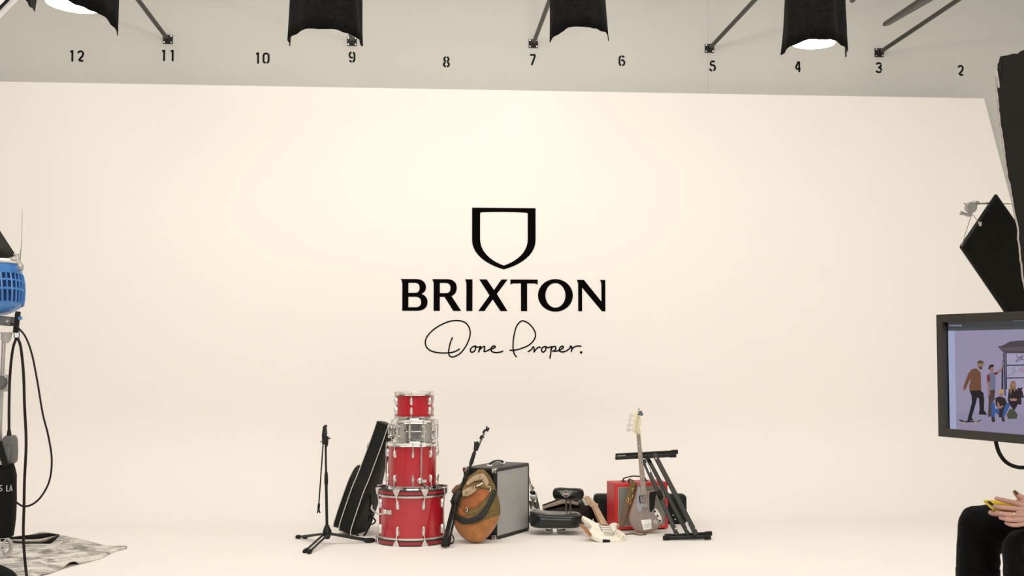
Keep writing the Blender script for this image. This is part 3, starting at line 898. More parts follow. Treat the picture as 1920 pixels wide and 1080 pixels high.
def k_band(edgeA, edgeB, off, nu=14, nv=4, thick=.006):
    ea = catmull([Vector((*p, 0)) for p in edgeA], nu); eb = catmull([Vector((*p, 0)) for p in edgeB], nu)
    rows = []
    n = min(len(ea), len(eb))
    for j in range(nv + 1):
        rows.append([k_front(ea[i].x + (eb[i].x - ea[i].x) * j / nv, ea[i].y + (eb[i].y - ea[i].y) * j / nv, off) for i in range(n)])
    return MB().grid(rows)
k_band([(850, 964), (868, 976), (893, 972), (915, 962), (934, 958)], [(850, 972), (868, 984), (893, 982), (915, 972), (936, 966)], .006).build('lower_hem', M_OLIVE, pack, wall=.004)
k_band([(865, 938), (880, 926), (897, 918), (916, 916)], [(862, 958), (880, 955), (897, 948), (918, 926)], .006).build('suede_panel', M_SUEDE2, pack, wall=.004)
k_band([(858, 948), (862, 952), (868, 958)], [(862, 968), (870, 970), (876, 966)], .008).build('suede_patch', M_SUEDE2, pack, wall=.004)
k_band([(849, 962), (862, 969), (877, 972), (896, 965), (910, 948), (920, 928), (928, 917)], [(852, 972), (866, 981), (879, 982), (903, 974), (917, 955), (926, 936), (932, 924)], .018).build('shoulder_strap', M_STRAP, pack, wall=.008)
k_band([(866, 921), (876, 915), (890, 911)], [(868, 931), (880, 929), (893, 920)], .030).build('flap_tab', M_KHAKI, pack, wall=.008)
k_band([(874, 905), (884, 895), (897, 889), (906, 889)], [(876, 911), (886, 904), (898, 900), (908, 898)], .020).build('flap_strip', M_KHAKI, pack, wall=.008)
k_band([(906, 887), (912, 894), (917, 904)], [(898, 892), (906, 903), (913, 914)], .014).build('flap_side', M_KHAKI, pack, wall=.008)
k_band([(866, 916), (878, 908), (892, 903), (908, 906), (922, 912)], [(868, 922), (880, 917), (894, 912), (908, 916), (924, 920)], .010).build('flap_fold', M_OLIVE, pack, wall=.006)
MB().tube([k_front(893, 912, .03), k_front(906, 905, .035)], .006, 8).build('buckle_bar', M_SATIN, pack)
for x, y in ((874, 924), (900, 893), (899, 900), (887, 913)):
    c = k_front(x, y, .040)
    MB().lathe([(.004, -.004), (.008, -.004), (.008, .004), (.004, .004)], Matrix.Translation(c) @ Matrix.Rotation(PI / 2, 4, 'X'), 12, closed=True).build('grommet', mat('aged_brass', (0.25, 0.16, 0.07), 0.4, 0.8), pack)
MB().tube([k_front(872, 955, .02), k_front(875, 951, .03), k_front(877, 955, .03), k_front(874, 960, .03), k_front(872, 958, .02)], .003, 6, smooth=4).build('clasp', M_SATIN, pack)
MB().tube([k_front(914, 914, .02), k_front(918, 912, .03), k_front(920, 917, .02), k_front(917, 922, .015)], .004, 6, smooth=4).build('strap_ring', M_SATIN, pack)
MB().tube([P(852, 921, YK - .04), P(858, 915, YK - .05), P(866, 912, YK - .055)], [.022, .026, .02], 12, round_=True).build('rolled_flap', mat('brown_leather', (0.15, 0.075, 0.035), 0.7, var=.2, scale=20), pack)

# ------------------------------------------------------------------ folded chrome stand behind the cabinet
c0 = F(1012, 982)
YC = c0.y + .05
cy = thing('folded_cymbal_stand', 'folded chrome drum hardware stand standing behind the grey speaker cabinet', 'stand', Vector((c0.x, YC, 0)))
CPX = lambda x, y, d=0: P(x, y, YC + d)
MB().tube([CPX(991, 895), CPX(1002, 940)], .012, 10).build('upper_tube', M_CHROME, cy)
MB().tube([CPX(996, 909, -.02), CPX(1000, 916, -.02), CPX(998, 921, -.02)], [.010, .013, .008], 8).build('wing_nut', M_CHROME, cy)
MB().tube([CPX(995.5, 920), CPX(1000, 925), CPX(1002, 928)], [.018, .024, .018], 12).build('height_collar', M_RUBBER, cy)
for i, (x0, y0, x1, y1, d) in enumerate(((996, 928, 1003, 975, -.03), (1003, 922, 1013, 970, .0), (1000, 928, 1009, 979, -.05), (994, 938, 999, 979, -.06))):
    z1 = CPX(x1, y1, d)
    lg = MB().bar(CPX(x0, y0, d), z1, .026, .014, up=(0, -1, 0)).build('leg', M_CHROME, cy, bevel=.003)
    MB().tube([z1 + UP * .012, Vector((z1.x + .004, z1.y, max(.012, z1.z - .03)))], .014, 10, round_=True).build('rubber_foot', M_RUBBER, lg)
MB().bar(CPX(999, 950, -.07), CPX(1012, 962, -.05), .012, .006, up=(0, -1, 0)).build('brace', M_CHROME, cy)
for x, y in ((999, 953), (1007, 960), (1004, 940)):
    MB().tube([CPX(x, y, -.08), CPX(x, y, -.05)], .009, 8).build('rivet', M_STEEL, cy)
fl = Vector((CPX(1003, 985).x, YC - .03, .006))
MB().tube([CPX(1003, 950, -.03), Vector((CPX(1007, 980).x, YC - .03, .012))], .014, 10, round_=True).build('centre_post', M_RUBBER, cy)

# ------------------------------------------------------------------ drum throne with backrest
t0 = F(1041, 1000)
YH = t0.y
SH = FPX / YH
M_LEATHER = mat('black_seat_vinyl', (0.008, 0.010, 0.0096), 0.26, var=0.2, scale=12, bump=0.12, bscale=18, spec=0.45)
M_CHARC = mat('dark_rod_metal', (0.10, 0.085, 0.075), 0.35, 0.7)
thr = thing('drum_throne', 'black saddle-shaped drum seat with cylindrical emblem backrest on chrome clamp', 'drum throne', Vector((t0.x, t0.y, 0)))
seatc = Vector((t0.x + 1 / SH, YH, 0))
zb = (1000 - 987) / SH
rows = []
n = 48
def seat_ring(sc, z, ex=2.6):
    row = []
    for k in range(n):
        a = 2 * PI * k / n
        ca, sa = math.cos(a), math.sin(a)
        rx = 0.222; ry = 0.175
        pinch = 1 - 0.16 * math.exp(-((a - 1.5 * PI) / .38) ** 2)
        x = rx * math.copysign(abs(ca) ** (2 / ex), ca) * sc
        y = ry * math.copysign(abs(sa) ** (2 / ex), sa) * sc * pinch
        saddle = 0.020 * (abs(ca) ** 2) * sc if z > .10 else 0
        lift = 0.010 * ca * sc
        row.append(Vector((seatc.x + x, seatc.y + y, z + (saddle - .012) * (1 if z > .1 else 0) + (-lift if z > .1 else 0))))
    return row
for sc, z in ((.02, zb), (.6, zb), (.88, zb + .002), (.95, zb + .010), (1.0, zb + .035), (1.0, zb + .065), (.985, zb + .088), (.95, zb + .104), (.88, zb + .115), (.7, zb + .122), (.4, zb + .119), (.1, zb + .116), (.01, zb + .116)):
    rows.append(seat_ring(sc, z))
MB().grid(rows, closed_u=True).build('seat', M_LEATHER, thr)
pip = [p + (p - seatc).normalized() * .001 for p in seat_ring(.972, zb + .097)]
MB().tube(pip + [pip[0]], .004, 6).build('seat_piping', M_RUBBER, thr)
m = MB(); m.lathe([(.001, 0), (.030, 0), (.032, .010), (.032, .045), (.045, .05), (.045, zb), (.001, zb)], Matrix.Translation((t0.x - 1 / SH, YH - .03, 0)), 24)
cl = m.build('seat_clamp', M_CHROME, thr)
MB().tube([Vector((t0.x - .085, YH - .06, .028)), Vector((t0.x - .03, YH - .05, .026))], [.018, .012], 8).build('clamp_wing', M_CHROME, cl)
MB().tube([Vector((t0.x + .085, YH - .06, .032)), Vector((t0.x + .02, YH - .05, .026))], [.014, .012], 8).build('clamp_wing', M_CHROME, cl)
YB = YH + .20
BP = lambda x, y, d=0: P(x, y, YB + d)
m = MB(); m.tube([BP(1041, 926, .02), BP(1052, 925.5, -.01), BP(1066, 926, -.025), BP(1079, 926.5, -.01), BP(1089, 927.5, .02)], [.050, .052, .050, .052, .052], 24, smooth=4, round_=False)
m.build('backrest', M_LEATHER, thr, bevel=.012, bseg=4)
for x in (1062.5, 1070.5):
    MB().bar(BP(x - 1.2, 937, .01), BP(x - 1, 968, .0), .014, .008, up=(0, -1, 0)).build('backrest_post', M_CHARC, thr)
MB().bar(BP(1060, 939, .0), BP(1072, 938.5, .0), .010, .014, up=(0, -1, 0)).build('post_yoke', M_CHARC, thr)
# emblem printed on the backrest: spread wings over a pointed crest
EC = BP(1061, 926, -.077); 
EM = mtx(EC, Vector((1, .02, 0)).normalized(), UP, Vector((0, -1, 0)))
m = MB(EM)
for s in (-1, 1):
    for k, (x1, y1) in enumerate(((.052, .018), (.050, .008), (.044, -.001), (.036, -.010))):
        m.ribbon([(s * .006, y1 - .004 + .002 * k), (s * x1 * .6, y1), (s * x1, y1 + .003)], .0035, -.001, .002)
m.ribbon([(-.034, -.012), (0, -.030), (.034, -.012)], .004, -.001, .002)
m.ribbon([(-.016, .020), (0, .028), (.016, .020)], .004, -.001, .002)
m.prism([(-.022, .007), (.022, .007), (.022, -.006), (-.022, -.006)], -.001, .0022)
em = m.build('emblem', mat('silver_print', (0.42, 0.40, 0.36), 0.5), thr, smooth=False)
MB(EM).prism([(-.010, -.010), (.010, -.010), (0, -.021)], -.001, .0024).build('emblem_crest', mat('dull_red_print', (0.25, 0.05, 0.04), 0.6), em, smooth=False)

# ------------------------------------------------------------------ dark bags behind the throne and the red amplifier
M_BROWNBAG = mat('dark_brown_nylon', (0.014, 0.009, 0.009), 0.6, var=0.3, scale=14, bump=.3, bscale=25)
M_LINING = mat('taupe_lining', (0.25, 0.19, 0.145), 0.85, var=0.15, scale=25)
s0 = F(1070, 981)
YS = s0.y + .04
sb = thing('soft_carry_bag', 'open dark brown carry bag with taupe lining behind the drum seat', 'bag', Vector((s0.x, YS, 0)))
SXs = [1012, 1020, 1035, 1050, 1066, 1082, 1086, 1096, 1106, 1112]
STs = [958, 951, 947, 943, 944, 947, 941, 936, 937, 945]
rows = []
for i in range(37):
    x = 1016 + (1112 - 1016) * i / 36
    ty = lerp_list(SXs, STs, x)
    e = min(1, (i + .3) / 4, (36.3 - i) / 4) ** .5
    top = P(x, ty, YS).z; X = P(x, ty, YS).x
    row = []
    for k in range(20):
        a = 2 * PI * k / 20
        zz = top / 2 + top / 2 * math.copysign(abs(math.sin(a)) ** .55, math.sin(a)) * (.35 + .65 * e)
        yy = YS + .14 * e * math.copysign(abs(math.cos(a)) ** .6, math.cos(a)) + .012 * noise.noise(Vector((X * 9, zz * 9, 1)))
        row.append(Vector((X, yy, max(.003, zz))))
    rows.append(row)
MB().grid(capped(rows), closed_u=True).build('body', M_BROWNBAG, sb)
lin = [(1017, 950), (1030, 945), (1045, 939.5), (1056, 936.5), (1068, 937.5), (1078, 940.5), (1085, 942)]
rA = [P(x, y + 7.5 - abs(x - 1052) * .10, YS - .135) for x, y in lin]; rB = [P(x, y - .5, YS - .04) for x, y in lin]
rC = [P(x, y - .5, YS + .08) for x, y in lin]
MB().grid([catmull(rA, 5), catmull([(a + b) / 2 + UP * .012 for a, b in zip(rA, rB)], 5), catmull(rB, 5), catmull(rC, 5)]).build('lining', M_LINING, sb, wall=.006)
MB().tube([p + UP * .006 for p in rB], .008, 8, smooth=5).build('zip_edge', M_BROWNBAG, sb)
MB().tube([P(1064, 945, YS - .15), P(1063, 960, YS - .16), P(1060, 972, YS - .16)], .007, 6, smooth=4, flat=.4).build('carry_strap', M_BROWNBAG, sb)

k0 = F(1195, 978)
YX = k0.y - .10
kc = thing('keyboard_case', 'long black soft case standing behind the red amplifier', 'case', Vector((k0.x, YX, 0)))
x0, x1 = P(1113, 930, YX).x, P(1286, 930, YX).x
zt = P(1195, 926, YX).z
m = MB(); m.box(((x0 + x1) / 2, YX, zt / 2), (x1 - x0, .16, zt)); m.build('body', M_NYLON, kc, bevel=.035, bseg=4)
m = MB(); pts = [Vector((x0 + .03, YX - .072, zt - .035)), Vector(((x0 + x1) / 2, YX - .083, zt - .034)), Vector((x1 - .03, YX - .072, zt - .035))]
m.tube(pts, .006, 6); m.build('zip_edge', M_RUBBER, kc)
for xx in (1262, 1270, 1258, 1266):
    p = P(xx, 962 + (xx % 7) * 2, YX - .085)
    MB().box((p.x, YX - .082, p.z), (.014, .006, .008)).build('rivet', M_STEEL, kc, bevel=.002)

# ------------------------------------------------------------------ red combo amplifier
r1 = F(1252.5, 992); r1.z = 0
RX = Vector((math.cos(math.radians(14)), math.sin(math.radians(14)), 0))
RWID = 0.478
r0 = r1 - RX * RWID
RN = Vector((RX.y, -RX.x, 0))
RM = mtx(r0, RX, UP, RN)
RHt = P(1148, 906, r0.y).z
RDEP = .215
amp = thing('guitar_amplifier', 'small red guitar amplifier with grey grille behind the bass guitar', 'amplifier', r0 + RX * RWID / 2 - RN * RDEP / 2)
M_REDTOLEX = mat('red_tolex', (0.50, 0.022, 0.022), 0.42, var=0.08, scale=40, bump=.12, bscale=400)
m = MB(RM); m.box((RWID / 2, RHt / 2 + .005, -RDEP / 2), (RWID, RHt - .010, RDEP)); m.build('body', M_REDTOLEX, amp, bevel=.008, bseg=3)
M_GRILLE2 = grille_mat('green_grey_grille_cloth', (0.30, 0.30, 0.26), (0.17, 0.17, 0.145), 240)
MB(RM).box((RWID / 2, RHt / 2, .001), (RWID - .05, RHt - .06, .012)).build('grille', M_GRILLE2, amp)
m = MB(RM)
for (c, s) in (((RWID / 2, RHt - .019, .006), (RWID - .012, .026, .016)), ((RWID / 2, .024, .006), (RWID - .012, .026, .016)), ((.016, RHt / 2, .006), (.022, RHt - .02, .016)), ((RWID - .016, RHt / 2, .006), (.022, RHt - .02, .016))):
    m.box(c, s)
m.build('front_frame', mat('bright_red_tolex', (0.62, 0.025, 0.025), 0.38, var=.06), amp, bevel=.004)
MB(RM).tube([(.03, RHt - .034, .009), (RWID - .03, RHt - .034, .009), (RWID - .03, .040, .009), (.03, .040, .009), (.03, RHt - .034, .009)], .0025, 6).build('grille_piping', M_PIPING, amp)
h0 = RM @ Vector((RWID * .24, RHt, -RDEP * .5)); h1 = RM @ Vector((RWID * .66, RHt, -RDEP * .5))
hd = MB().tube([h0, h0 + UP * .028 + (h1 - h0) * .04, (h0 + h1) / 2 + UP * .044, h1 + UP * .028 - (h1 - h0) * .04, h1], .011, 8, smooth=5, flat=.5).build('handle', M_RUBBER, amp)
for q in (h0, h1): MB().box((q.x, q.y, q.z + .003), (.04, .03, .010)).build('handle_cap', M_BLACKMETAL, hd, bevel=.002)
for ux in (.03, RWID - .03):
    for uz in (.03, RDEP - .03):
        MB(RM).lathe([(.001, 0), (.016, 0), (.014, .012), (.001, .012)], RM @ Matrix.Translation((ux, 0, -uz)) @ Matrix.Rotation(-PI / 2, 4, 'X'), 12).build('rubber_foot', M_RUBBER, amp)

# ------------------------------------------------------------------ guitars
def guitar_body(M, outline, thick, name, mat_, root, bev=.012):
    pts = [(p.x, p.y) for p in catmull([Vector((*p, 0)) for p in outline], 6, closed=True)]
    return MB().prism(pts, -thick, 0, M).build(name, mat_, root, bevel=bev, bseg=4, ang=30)
def plate(M, outline, z0, z1, name, mat_, root, smooth=4, bev=.0):
    pts = [(p.x, p.y) for p in catmull([Vector((*p, 0)) for p in outline], smooth, closed=True)] if smooth else outline
    return MB().prism(pts, z0, z1, M).build(name, mat_, root, bevel=bev, smooth=bool(smooth))
M_MAPLE = mat('maple', (0.50, 0.315, 0.165), 0.4, var=0.1, scale=8, coat=.2)
M_ROSE = mat('pale_rosewood_board', (0.33, 0.27, 0.22), 0.45, var=0.15, scale=20)
M_IVORY = mat('ivory_lacquer', (0.80, 0.77, 0.66), 0.25, var=0.02, coat=.5)
M_NICKEL = mat('nickel', (0.70, 0.68, 0.62), 0.25, 0.95)

# white guitar lying back with its neck on the bag
tail = F(1146, 1017); tail.z = 0.022
head = P(1104, 929, 10.62)
L_ = (head - tail); GL_ = L_.length; L_.normalize()
Wd = Vector((1, 0.10, -.16)); Wd = (Wd - L_ * Wd.dot(L_)).normalized()
N_ = Wd.cross(L_).normalized()
if N_.z < 0: N_ = -N_
SM = mtx(tail, Wd, L_, N_)
strat = thing('electric_guitar', 'ivory white electric guitar lying back with maple neck against dark bag', 'guitar', Vector((tail.x, tail.y, 0)))
so = [(0.0, 0.0), (.07, .005), (.135, .05), (.16, .12), (.145, .19), (.115, .235), (.118, .29), (.14, .335), (.128, .355), (.09, .345), (.055, .30), (.03, .285), (-.03, .285), (-.06, .315), (-.10, .375), (-.145, .425), (-.165, .415), (-.155, .365), (-.13, .31), (-.118, .24), (-.14, .19), (-.165, .12), (-.14, .05), (-.07, .005)]
gscale = .95
so = [(p[0] * gscale, p[1] * gscale) for p in so]
guitar_body(SM, so, .042, 'body', M_IVORY, strat, .010)
plate(SM, [(.03, .255), (.055, .28), (.085, .315), (.10, .30), (.095, .25), (.10, .21), (.10, .15), (.07, .12), (.035, .11), (0, .12), (-.05, .135), (-.09, .17), (-.095, .22), (-.09, .27), (-.05, .285), (-.03, .27)], .0005, .003, 'pickguard', M_IVORY, strat)
for yy in (.135, .175, .215):
    pk = MB(SM).box((.0, yy, .007), (.082, .017, .012)).build('pickup', mat('white_plastic', (0.82, 0.80, 0.74), .3), strat, bevel=.006, bseg=3)
MB(SM).box((0, .195, .0033), (.10, .125, .002)).build('pickup_plate', mat('grey_pearl', (0.36, 0.35, 0.33), .3, .3), strat)
br = MB(SM).box((0, .085, .006), (.08, .032, .010)).build('bridge', M_NICKEL, strat, bevel=.002)
for k in range(6):
    MB(SM).box((-.0265 + k * .0106, .085, .013), (.008, .022, .006)).build('saddle', M_NICKEL, br)
MB(SM).tube([(.035, .095, .010), (.075, .13, .05), (.095, .17, .055), (.10, .20, .045)], [.0035, .0035, .0045, .006], 8, smooth=4).build('tremolo_arm', M_NICKEL, strat)
for x, y in ((.065, .115), (.088, .075), (.10, .04)):
    MB().lathe([(.001, .022), (.010, .022), (.0125, .014), (.015, .002), (.001, .002)], SM @ Matrix.Translation((x * gscale, y, 0)), 16).build('knob', mat('aged_white_plastic', (0.75, 0.70, 0.58), .35), strat)
plate(SM, [(.095, -.0 + .035), (.125, .06), (.125, .09), (.10, .07)], .0, .004, 'jack_plate', M_NICKEL, strat)
NL = .97 * GL_
MB(SM).prism([(-.028, .265), (.028, .265), (.0215, NL - .19), (-.0215, NL - .19)], -.018, .010).build('neck', M_MAPLE, strat, bevel=.004)
fb = MB(SM).prism([(-.028, .245), (.028, .245), (.0215, NL - .19), (-.0215, NL - .19)], .010, .015).build('fretboard', M_MAPLE, strat)
for k in range(1, 21):
    yy = (NL - .19) - (.62) * (1 - 2 ** (-k / 12.0))
    if yy < .25: break
    MB(SM).box((0, yy, .0155), (.046 + .001 * k * .5, .0022, .0015)).build('fret', M_NICKEL, fb, smooth=False)
hp = [(-.0215, NL - .19), (.0215, NL - .19), (.03, NL - .165), (.045, NL - .15), (.048, NL - .125), (.032, NL - .115), (.02, NL - .04), (.0, NL + .01), (-.03, NL + .015), (-.045, NL - .01), (-.038, NL - .04), (-.034, NL - .15)]
hs = plate(SM, hp, -.016, .000, 'headstock', M_MAPLE, strat, 3, .003)
for k in range(6):
    yy = NL - .155 + k * .026
    m = MB(SM); m.tube([(-.020 + .0 * k, yy, -.002), (-.020, yy, .014)], .0045, 8); m.tube([(-.036, yy, -.010), (-.060, yy, -.010)], .004, 6); m.box((-.066, yy, -.010), (.012, .014, .008))
    m.build('tuner', M_NICKEL, hs)
for k in range(6):
    MB(SM).tube([(-.0265 + k * .0106, .09, .019), (-.0165 + k * .0066, NL - .19, .019), (-.020, NL - .155 + k * .026, .010)], .0007, 4).build('string', M_NICKEL, strat)
q = SM @ Vector((.0, .0, -.02))
MB(SM).box((-.035, .006, -.019), (.060, .018, .030)).build('rubber_bumper', M_RUBBER, strat, bevel=.004)
MB().tube([P(1089, 984, 9.98), P(1096, 990, 9.92), P(1103, 999, 9.86), P(1108, 1004, 9.86)], .020, 8, smooth=4, flat=.25).build('strap', mat('brown_strap_leather', (0.27, 0.115, 0.035), .6, var=.2), strat)

# bass guitar leaning on the red amplifier
b0 = F(1214, 1001); b0.z = .012
bh = P(1196.5, 771, 10.33)
YBb = b0.y
bd = (bh - b0); BLn = bd.length; bd.normalize()
BWd = Vector((1, -.12, 0)); BWd = (BWd - bd * BWd.dot(bd)).normalized()
BN = BWd.cross(bd).normalized()
if BN.y > 0: BN = -BN
BM2 = mtx(b0, BWd, bd, BN)
SBp = FPX / YBb
bgt = thing('bass_guitar', 'dark sunburst bass guitar with cream headstock and lettered strap leaning on red amplifier', 'guitar', Vector((b0.x, b0.y, 0)))
def sunburst():
    m_ = mat('sunburst_with_glare', (0.09, 0.035, 0.015), 0.16, var=.15, scale=5, coat=1.0)
    nt = m_.node_tree; bs = nt.nodes['Principled BSDF']
    tc = [n for n in nt.nodes if n.type == 'TEX_COORD'][0]
    wv = nt.nodes.new('ShaderNodeTexNoise'); wv.inputs['Scale'].default_value = 7
    nt.links.new(tc.outputs['Object'], wv.inputs['Vector'])
    rp = nt.nodes.new('ShaderNodeValToRGB')
    rp.color_ramp.elements[0].color = (0.13, 0.095, 0.085, 1); rp.color_ramp.elements[1].color = (0.32, 0.24, 0.22, 1)  # greyed and brightened: glare on the gloss top is put into the base colour
    nt.links.new(wv.outputs['Fac'], rp.inputs['Fac']); nt.links.new(rp.outputs['Color'], bs.inputs['Base Color'])
    return m_
M_BURST = sunburst()
M_BURSTEDGE = mat('sunburst_edge', (0.26, 0.085, 0.02), 0.2, var=.2, scale=10, coat=.8)
# body outline given from the tail upward, metres
def zb_(zx, zy):      # from enlarged-photo units to local metres on the guitar plane
    px, py = 1125 + zx / 8.31, 880 + zy / 8.31
    p = onplane(px, py, b0, BN) - b0
    return (p.dot(BWd), p.dot(bd))
bo_px = [(600, 978), (700, 990), (820, 970), (915, 925), (968, 850), (968, 760), (930, 680), (880, 610), (862, 540), (872, 450), (885, 375), (850, 330), (800, 345), (755, 350), (725, 345), (650, 330), (640, 290), (615, 240), (585, 245), (570, 310), (545, 420), (495, 560), (455, 690), (442, 780), (470, 870), (530, 945)]
bo = [zb_(*p) for p in bo_px]
mn = min(p[1] for p in bo)
bo = [(p[0], p[1] - min(0, mn)) for p in bo]
guitar_body(BM2, bo, .040, 'body', M_BURSTEDGE, bgt, .010)
cxm = sum(p[0] for p in bo) / len(bo); cym = sum(p[1] for p in bo) / len(bo)
inner = [(cxm + (p[0] - cxm) * .93, cym + (p[1] - cym) * .95) for p in bo]
plate(BM2, inner, .0003, .0016, 'body_top', M_BURST, bgt, 6)
M_PG = mat('gloss_black_plastic', (0.005, 0.005, 0.006), .35, spec=.2)
plate(BM2, [zb_(*p) for p in [(770, 372), (810, 352), (860, 345), (872, 400), (860, 500), (850, 580), (820, 640), (780, 660), (770, 560)]], .0016, .0045, 'pickguard', M_PG, bgt, 3)
plate(BM2, [zb_(*p) for p in [(590, 270), (620, 285), (640, 400), (650, 560), (650, 640), (600, 650), (575, 560), (585, 400)]], .0016, .003, 'reflection_patch', mat('blue_grey_reflection', (0.26, 0.29, 0.33), .15, coat=.8), bgt, 3)  # blue-grey reflection on the glossy body, painted as a thin plate
m = MB(BM2)
m.ribbon([zb_(655, 412), zb_(615, 412), zb_(625, 518), zb_(650, 518)], .006, .0045, .012); m.build('thumb_rest', M_PG, bgt)
plate(BM2, [zb_(*p) for p in [(640, 540), (740, 540), (745, 590), (645, 590)]], .002, .010, 'pickup', mat('grey_pickup', (0.35, 0.34, 0.33), .3, .4), bgt, 0, .002)
br = plate(BM2, [zb_(*p) for p in [(630, 785), (800, 768), (815, 920), (680, 950)]], .0016, .010, 'bridge', M_CHROME, bgt, 0, .003)
for k in range(4):
    x, y = zb_(700 + k * 32, 880 + (k % 2) * 6 - k * 6)
    MB(BM2).box((x, y, .014), (.010, .042, .010)).build('saddle', M_NICKEL, br, bevel=.002)
cp = plate(BM2, [zb_(*p) for p in [(860, 615), (900, 640), (955, 740), (965, 810), (945, 835), (905, 770), (850, 690)]], .0016, .004, 'control_plate', mat('bright_plate', (0.80, 0.79, 0.74), .2, .7), bgt, 3)
for p in ((897, 725), (938, 800), (855, 655)):
    x, y = zb_(*p)
    MB().lathe([(.001, .020), (.008, .020), (.0095, .004), (.001, .004)], BM2 @ Matrix.Translation((x, y, 0)), 14).build('knob', M_BLACKMETAL, cp)
st = []
for k in range(10):
    a = PI / 2 + 2 * PI * k / 10; r = .028 if k % 2 == 0 else .012
    x, y = zb_(865, 815)
    st.append((x + r * math.cos(a), y + r * math.sin(a)))
plate(BM2, st, .0016, .0026, 'star_sticker', mat('silver_sticker', (0.42, 0.42, 0.41), .4, .3), bgt, 0)
nb0, nb1 = zb_(680, 395), None
def bp_(px, py):
    p = onplane(px, py, b0, BN) - b0
    return (p.dot(BWd), p.dot(bd))
nl0, nr0 = bp_(1202.3, 928), bp_(1212.0, 927); nl1, nr1 = bp_(1193.3, 815), bp_(1200.6, 814)
MB(BM2).prism([nl0, nr0, nr1, nl1], -.022, .008).build('neck', M_MAPLE, bgt, bevel=.003)
fb = MB(BM2).prism([nl0, nr0, nr1, nl1], .008, .014).build('fretboard', M_ROSE, bgt)
def nk(t, s):
    a = Vector(nl1).lerp(Vector(nl0), t); c = Vector(nr1).lerp(Vector(nr0), t)
    return a.lerp(c, s)
for k in range(1, 21):
    t = (1 - 2 ** (-k / 12.0)) / (1 - 2 ** (-20 / 12.0)) * .98
    a, c = nk(t, 0.02), nk(t, .98)
    MB(BM2).ribbon([a, c], .0026, .0138, .0152).build('fret', M_NICKEL, fb, smooth=False)
for k in (3, 5, 7, 9, 12, 15, 17):
    t = ((1 - 2 ** (-k / 12.0)) + (1 - 2 ** (-(k - 1) / 12.0))) / 2 / (1 - 2 ** (-20 / 12.0)) * .98
    x, y = nk(t, .5)
    MB().lathe([(.001, .0006), (.004, .0006), (.004, 0)], BM2 @ Matrix.Translation((x, y, .014)), 10).build('fret_marker', mat('pearl_dot', (.75, .73, .68), .3), fb)
hpx = [(1192.8, 815), (1201, 814), (1202.5, 809), (1200, 801), (1202.3, 793), (1201.5, 785), (1198, 778), (1198.8, 772), (1194, 770), (1189.5, 776), (1188, 790), (1186, 802), (1186.5, 810), (1190, 812)]
hs = plate(BM2, [bp_(*p) for p in hpx], -.016, .002, 'headstock', mat('cream_lacquer', (0.74, 0.66, 0.47), .3, var=.04, coat=.4), bgt, 3, .003)
M_GOLD = mat('worn_gold', (0.62, 0.52, 0.30), .3, .8)
for k, (px, py) in enumerate(((1193.5, 788.5), (1192, 797.5), (1190.7, 806), (1196, 780))):
    x, y = bp_(px, py)
    m = MB(BM2); m.tube([(x, y, 0), (x, y, .016)], .0065, 10); m.tube([(x - .012, y, -.012), (x - .042, y + .004, -.012)], .005, 8)
    m.lathe([(.001, -.003), (.016, -.003), (.018, 0), (.016, .003), (.001, .003)], BM2 @ Matrix.Translation((x - .055, y + .005, -.012)), 14)
    m.build('tuner', mat('silver_tuner', (.62, .60, .55), .35, .5), hs)
for k in range(4):
    s = .2 + .2 * k
    top_ = nk(0, s); low = Vector(zb_(705 + k * 30, 860)); tx, ty = bp_(*((1193.5, 788.5), (1192, 797.5), (1190.7, 806), (1196, 780))[k])
    MB(BM2).tube([(low.x, low.y, .019), (top_.x, top_.y, .018), (tx, ty, .012)], .0011, 5).build('string', M_NICKEL, bgt)
# lettered strap looping over the amplifier
M_WOVEN = grille_mat('brown_woven_strap', (0.20, 0.125, 0.075), (0.095, 0.055, 0.035), 180)
sL = [(1176, 903), (1179, 897.5), (1184, 899), (1181.5, 907), (1177, 920), (1172.5, 935), (1168.5, 952), (1164.5, 970), (1161, 986)]
sR = [(1180, 905), (1184, 898), (1194, 908.5), (1192.5, 916), (1188.5, 930), (1184, 945), (1179.5, 960), (1174, 976), (1169, 992)]
dY = [-.01, -.03, -.06, -.09, -.13, -.16, -.19, -.21, -.23]
YST = r0.y + .06
la = catmull([P(x, y, YST + d) for (x, y), d in zip(sL, dY)], 6); ra = catmull([P(x, y, YST + d) for (x, y), d in zip(sR, dY)], 6)
for q in (la, ra):
    for p in q: p.z = max(p.z, .012)
strp = MB().grid([la, [(a + c) / 2 + Vector((0, -.004, 0)) for a, c in zip(la, ra)], ra]).build('strap', M_WOVEN, bgt, wall=.004)
def strap_pt(t, s, off=.006):
    f = t * (len(la) - 1); i = min(int(f), len(la) - 2); k = f - i
    a = la[i].lerp(la[i + 1], k); c = ra[i].lerp(ra[i + 1], k)
    return a.lerp(c, s) + Vector((0, -off, .002))
GLY = {'N': [[(0, 0), (0, 1), (1, 0), (1, 1)]], 'A': [[(0, 0), (.5, 1), (1, 0)], [(.22, .4), (.78, .4)]], 'L': [[(0, 1), (0, 0), (1, 0)]], 'B': [[(0, 0), (0, 1), (.7, 1), (.9, .75), (.6, .52), (0, .52)], [(.6, .52), (1, .28), (.75, 0), (0, 0)]]}
for ch, t0_, t1_ in (('N', .30, .375), ('A', .395, .475), ('L', .495, .555), ('B', .575, .65)):
    m = MB()
    for stk in GLY[ch]:
        m.tube([strap_pt(t1_ - (t1_ - t0_) * p[0], .16 + .68 * (1 - p[1])) for p in stk], .0036, 5, flat=.5)
    m.build('strap_letter', mat('gold_thread', (0.62, 0.42, 0.06), .5, .2), strp)
